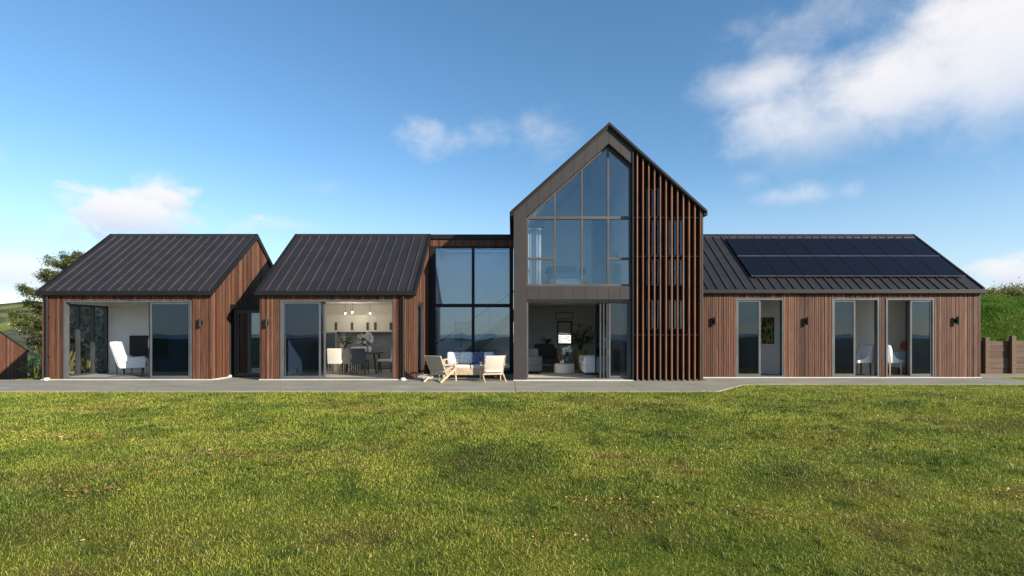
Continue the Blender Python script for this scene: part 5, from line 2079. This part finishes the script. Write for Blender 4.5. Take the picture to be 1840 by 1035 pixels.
# right wing rooms
pt = thing('painting', (px(1378, YR + 2.0), YR + 1.9, pz(594, 18.6)), 'abstract green and red painting on the white angled wall', 'picture')
yq = 18.75
xq0, xq1 = px(1366, yq), px(1389, yq)
# wall line for the angled partition
wa = Vector((*WA, 0)); wb = Vector((*WB, 0))
wdir = (wb - wa).normalized(); wn = Vector((wdir.y, -wdir.x, 0))
if wn.x > 0: wn = -wn
c0 = wa + wdir * .35; c1 = wa + wdir * 1.02
z0_, z1_ = pz(617, 18.7), pz(572, 18.7)
for (e0, e1, q0, q1, nm, mt) in ((c0, c1, .004, .03, 'frame', 'black_satin'), (c0 + wdir * .02, c1 - wdir * .02, .031, .036, 'canvas', 'painting_canvas')):
    pad = 0 if nm == 'frame' else .02
    m = MB()
    poly = [e0 + wn * q0, e1 + wn * q0, e1 + wn * q1, e0 + wn * q1]
    m.ext([(p.x, p.y) for p in poly], 'z', z0_ + pad, z1_ - pad)
    m.build(nm, mt, pt)


def shell_chair(loc, rz, label, leg, swoop=True):
    t = thing('upholstered_chair', loc, label, 'chair', rz)     # faces -Y
    m = MB(); m.rbox(-.25, .25, -.30, .22, .40, .50, .04); m.build('seat', 'fabric_white', t, world=False, smooth=True)
    m = MB(); m.rbox(-.25, .25, -.04, .04, 0, .58, .035); m.rot(-.16, 'x'); m.v = [(a, b + .2, c + .42) for a, b, c in m.v]
    m.build('backrest', 'fabric_white', t, world=False, smooth=True)
    if swoop:
        for s in (-1, 1):
            m = MB(); m.ext([(-.28, .42), (.22, .42), (.30, .98), (.24, .98), (.10, .66), (-.05, .54), (-.28, .50)], 'x', s * .22, s * .255)
            m.build('wing', 'fabric_white', t, world=False, bevel=.008)
    for s in (-1, 1):
        for y in (-.24, .2):
            m = MB(); m.tube([(s * .2, y * 1.06, 0), (s * .2, y, .41)], [.016, .026], 8); m.build('leg', leg, t, world=False)


shell_chair((11.42, YR + .55, FL), -PI / 2 + .1, 'white swooping chair alone against the pale room wall', 'dark_wood')
shell_chair((px(1598, YR + .6), YR + .6, FL), PI / 2 + .25, 'white chair with honey wooden legs beside the pale blue table', 'honey_wood')
tb2 = thing('cloth_table', (px(1622, YR + 1.2), YR + 1.2, FL), 'small table under a pale blue cloth behind the white chair', 'table')
ta, tb_ = px(1606, YR + 1.2), px(1645, YR + 1.2)
MB().rbox(ta, tb_, YR + 1.0, YR + 1.6, FL + .22, .79, .02).build('tablecloth', 'cloth_pale_blue', tb2, smooth=True)
for s in (ta + .06, tb_ - .06):
    for y in (YR + 1.06, YR + 1.54):
        MB().box(s - .02, s + .02, y - .02, y + .02, FL, FL + .24).build('leg', 'dark_wood', tb2)
rb = thing('table_lamp', (px(1626, YR + 1.3), YR + 1.3, .79), 'red shaded lamp on the pale blue cloth', 'lamp')
MB().lathe([(.05, 0), (.05, .012), (.012, .02), (.012, .08)], (0, 0, 0), 12).build('base', 'honey_wood', rb, world=False)
MB().lathe([(.10, .08), (.14, .2), (.09, .34), (.03, .38)], (0, 0, 0), 16).build('lamp_shade', 'fabric_red', rb, world=False, smooth=True)
rc = thing('cushion', (px(1603, YR + .6), YR + .6, FL + .5), 'small red cushion on the white chair with honey legs', 'cushion')
m = MB(); m.rbox(-.12, .12, -.14, .14, 0, .10, .045); m.build('cover', 'fabric_red', rc, world=False, smooth=True)

wt = thing('water_tank', (px(1010, 42), 42.0, -.1), 'white round water tank outside the living room window', 'tank')
m = MB(); m.lathe([(1.9, 0), (1.9, 1.35), (1.8, 1.45), (1.3, 1.55)], (0, 0, 0), 32); m.build('tank_wall', 'ceramic_white', wt, world=False, smooth=True)
m = MB(); m.lathe([(1.3, 1.551), (1.0, 1.62), (.3, 1.68)], (0, 0, 0), 32); m.build('lid', 'ceramic_white', wt, world=False, smooth=True)
fc = thing('floor_cushion', (px(489, 18.2), 18.2, FL), 'white floor cushion inside the glazed entry link', 'cushion')
m = MB(); m.rbox(-.2, .2, -.12, .12, 0, .34, .08); m.build('cover', 'fabric_white', fc, world=False, smooth=True)
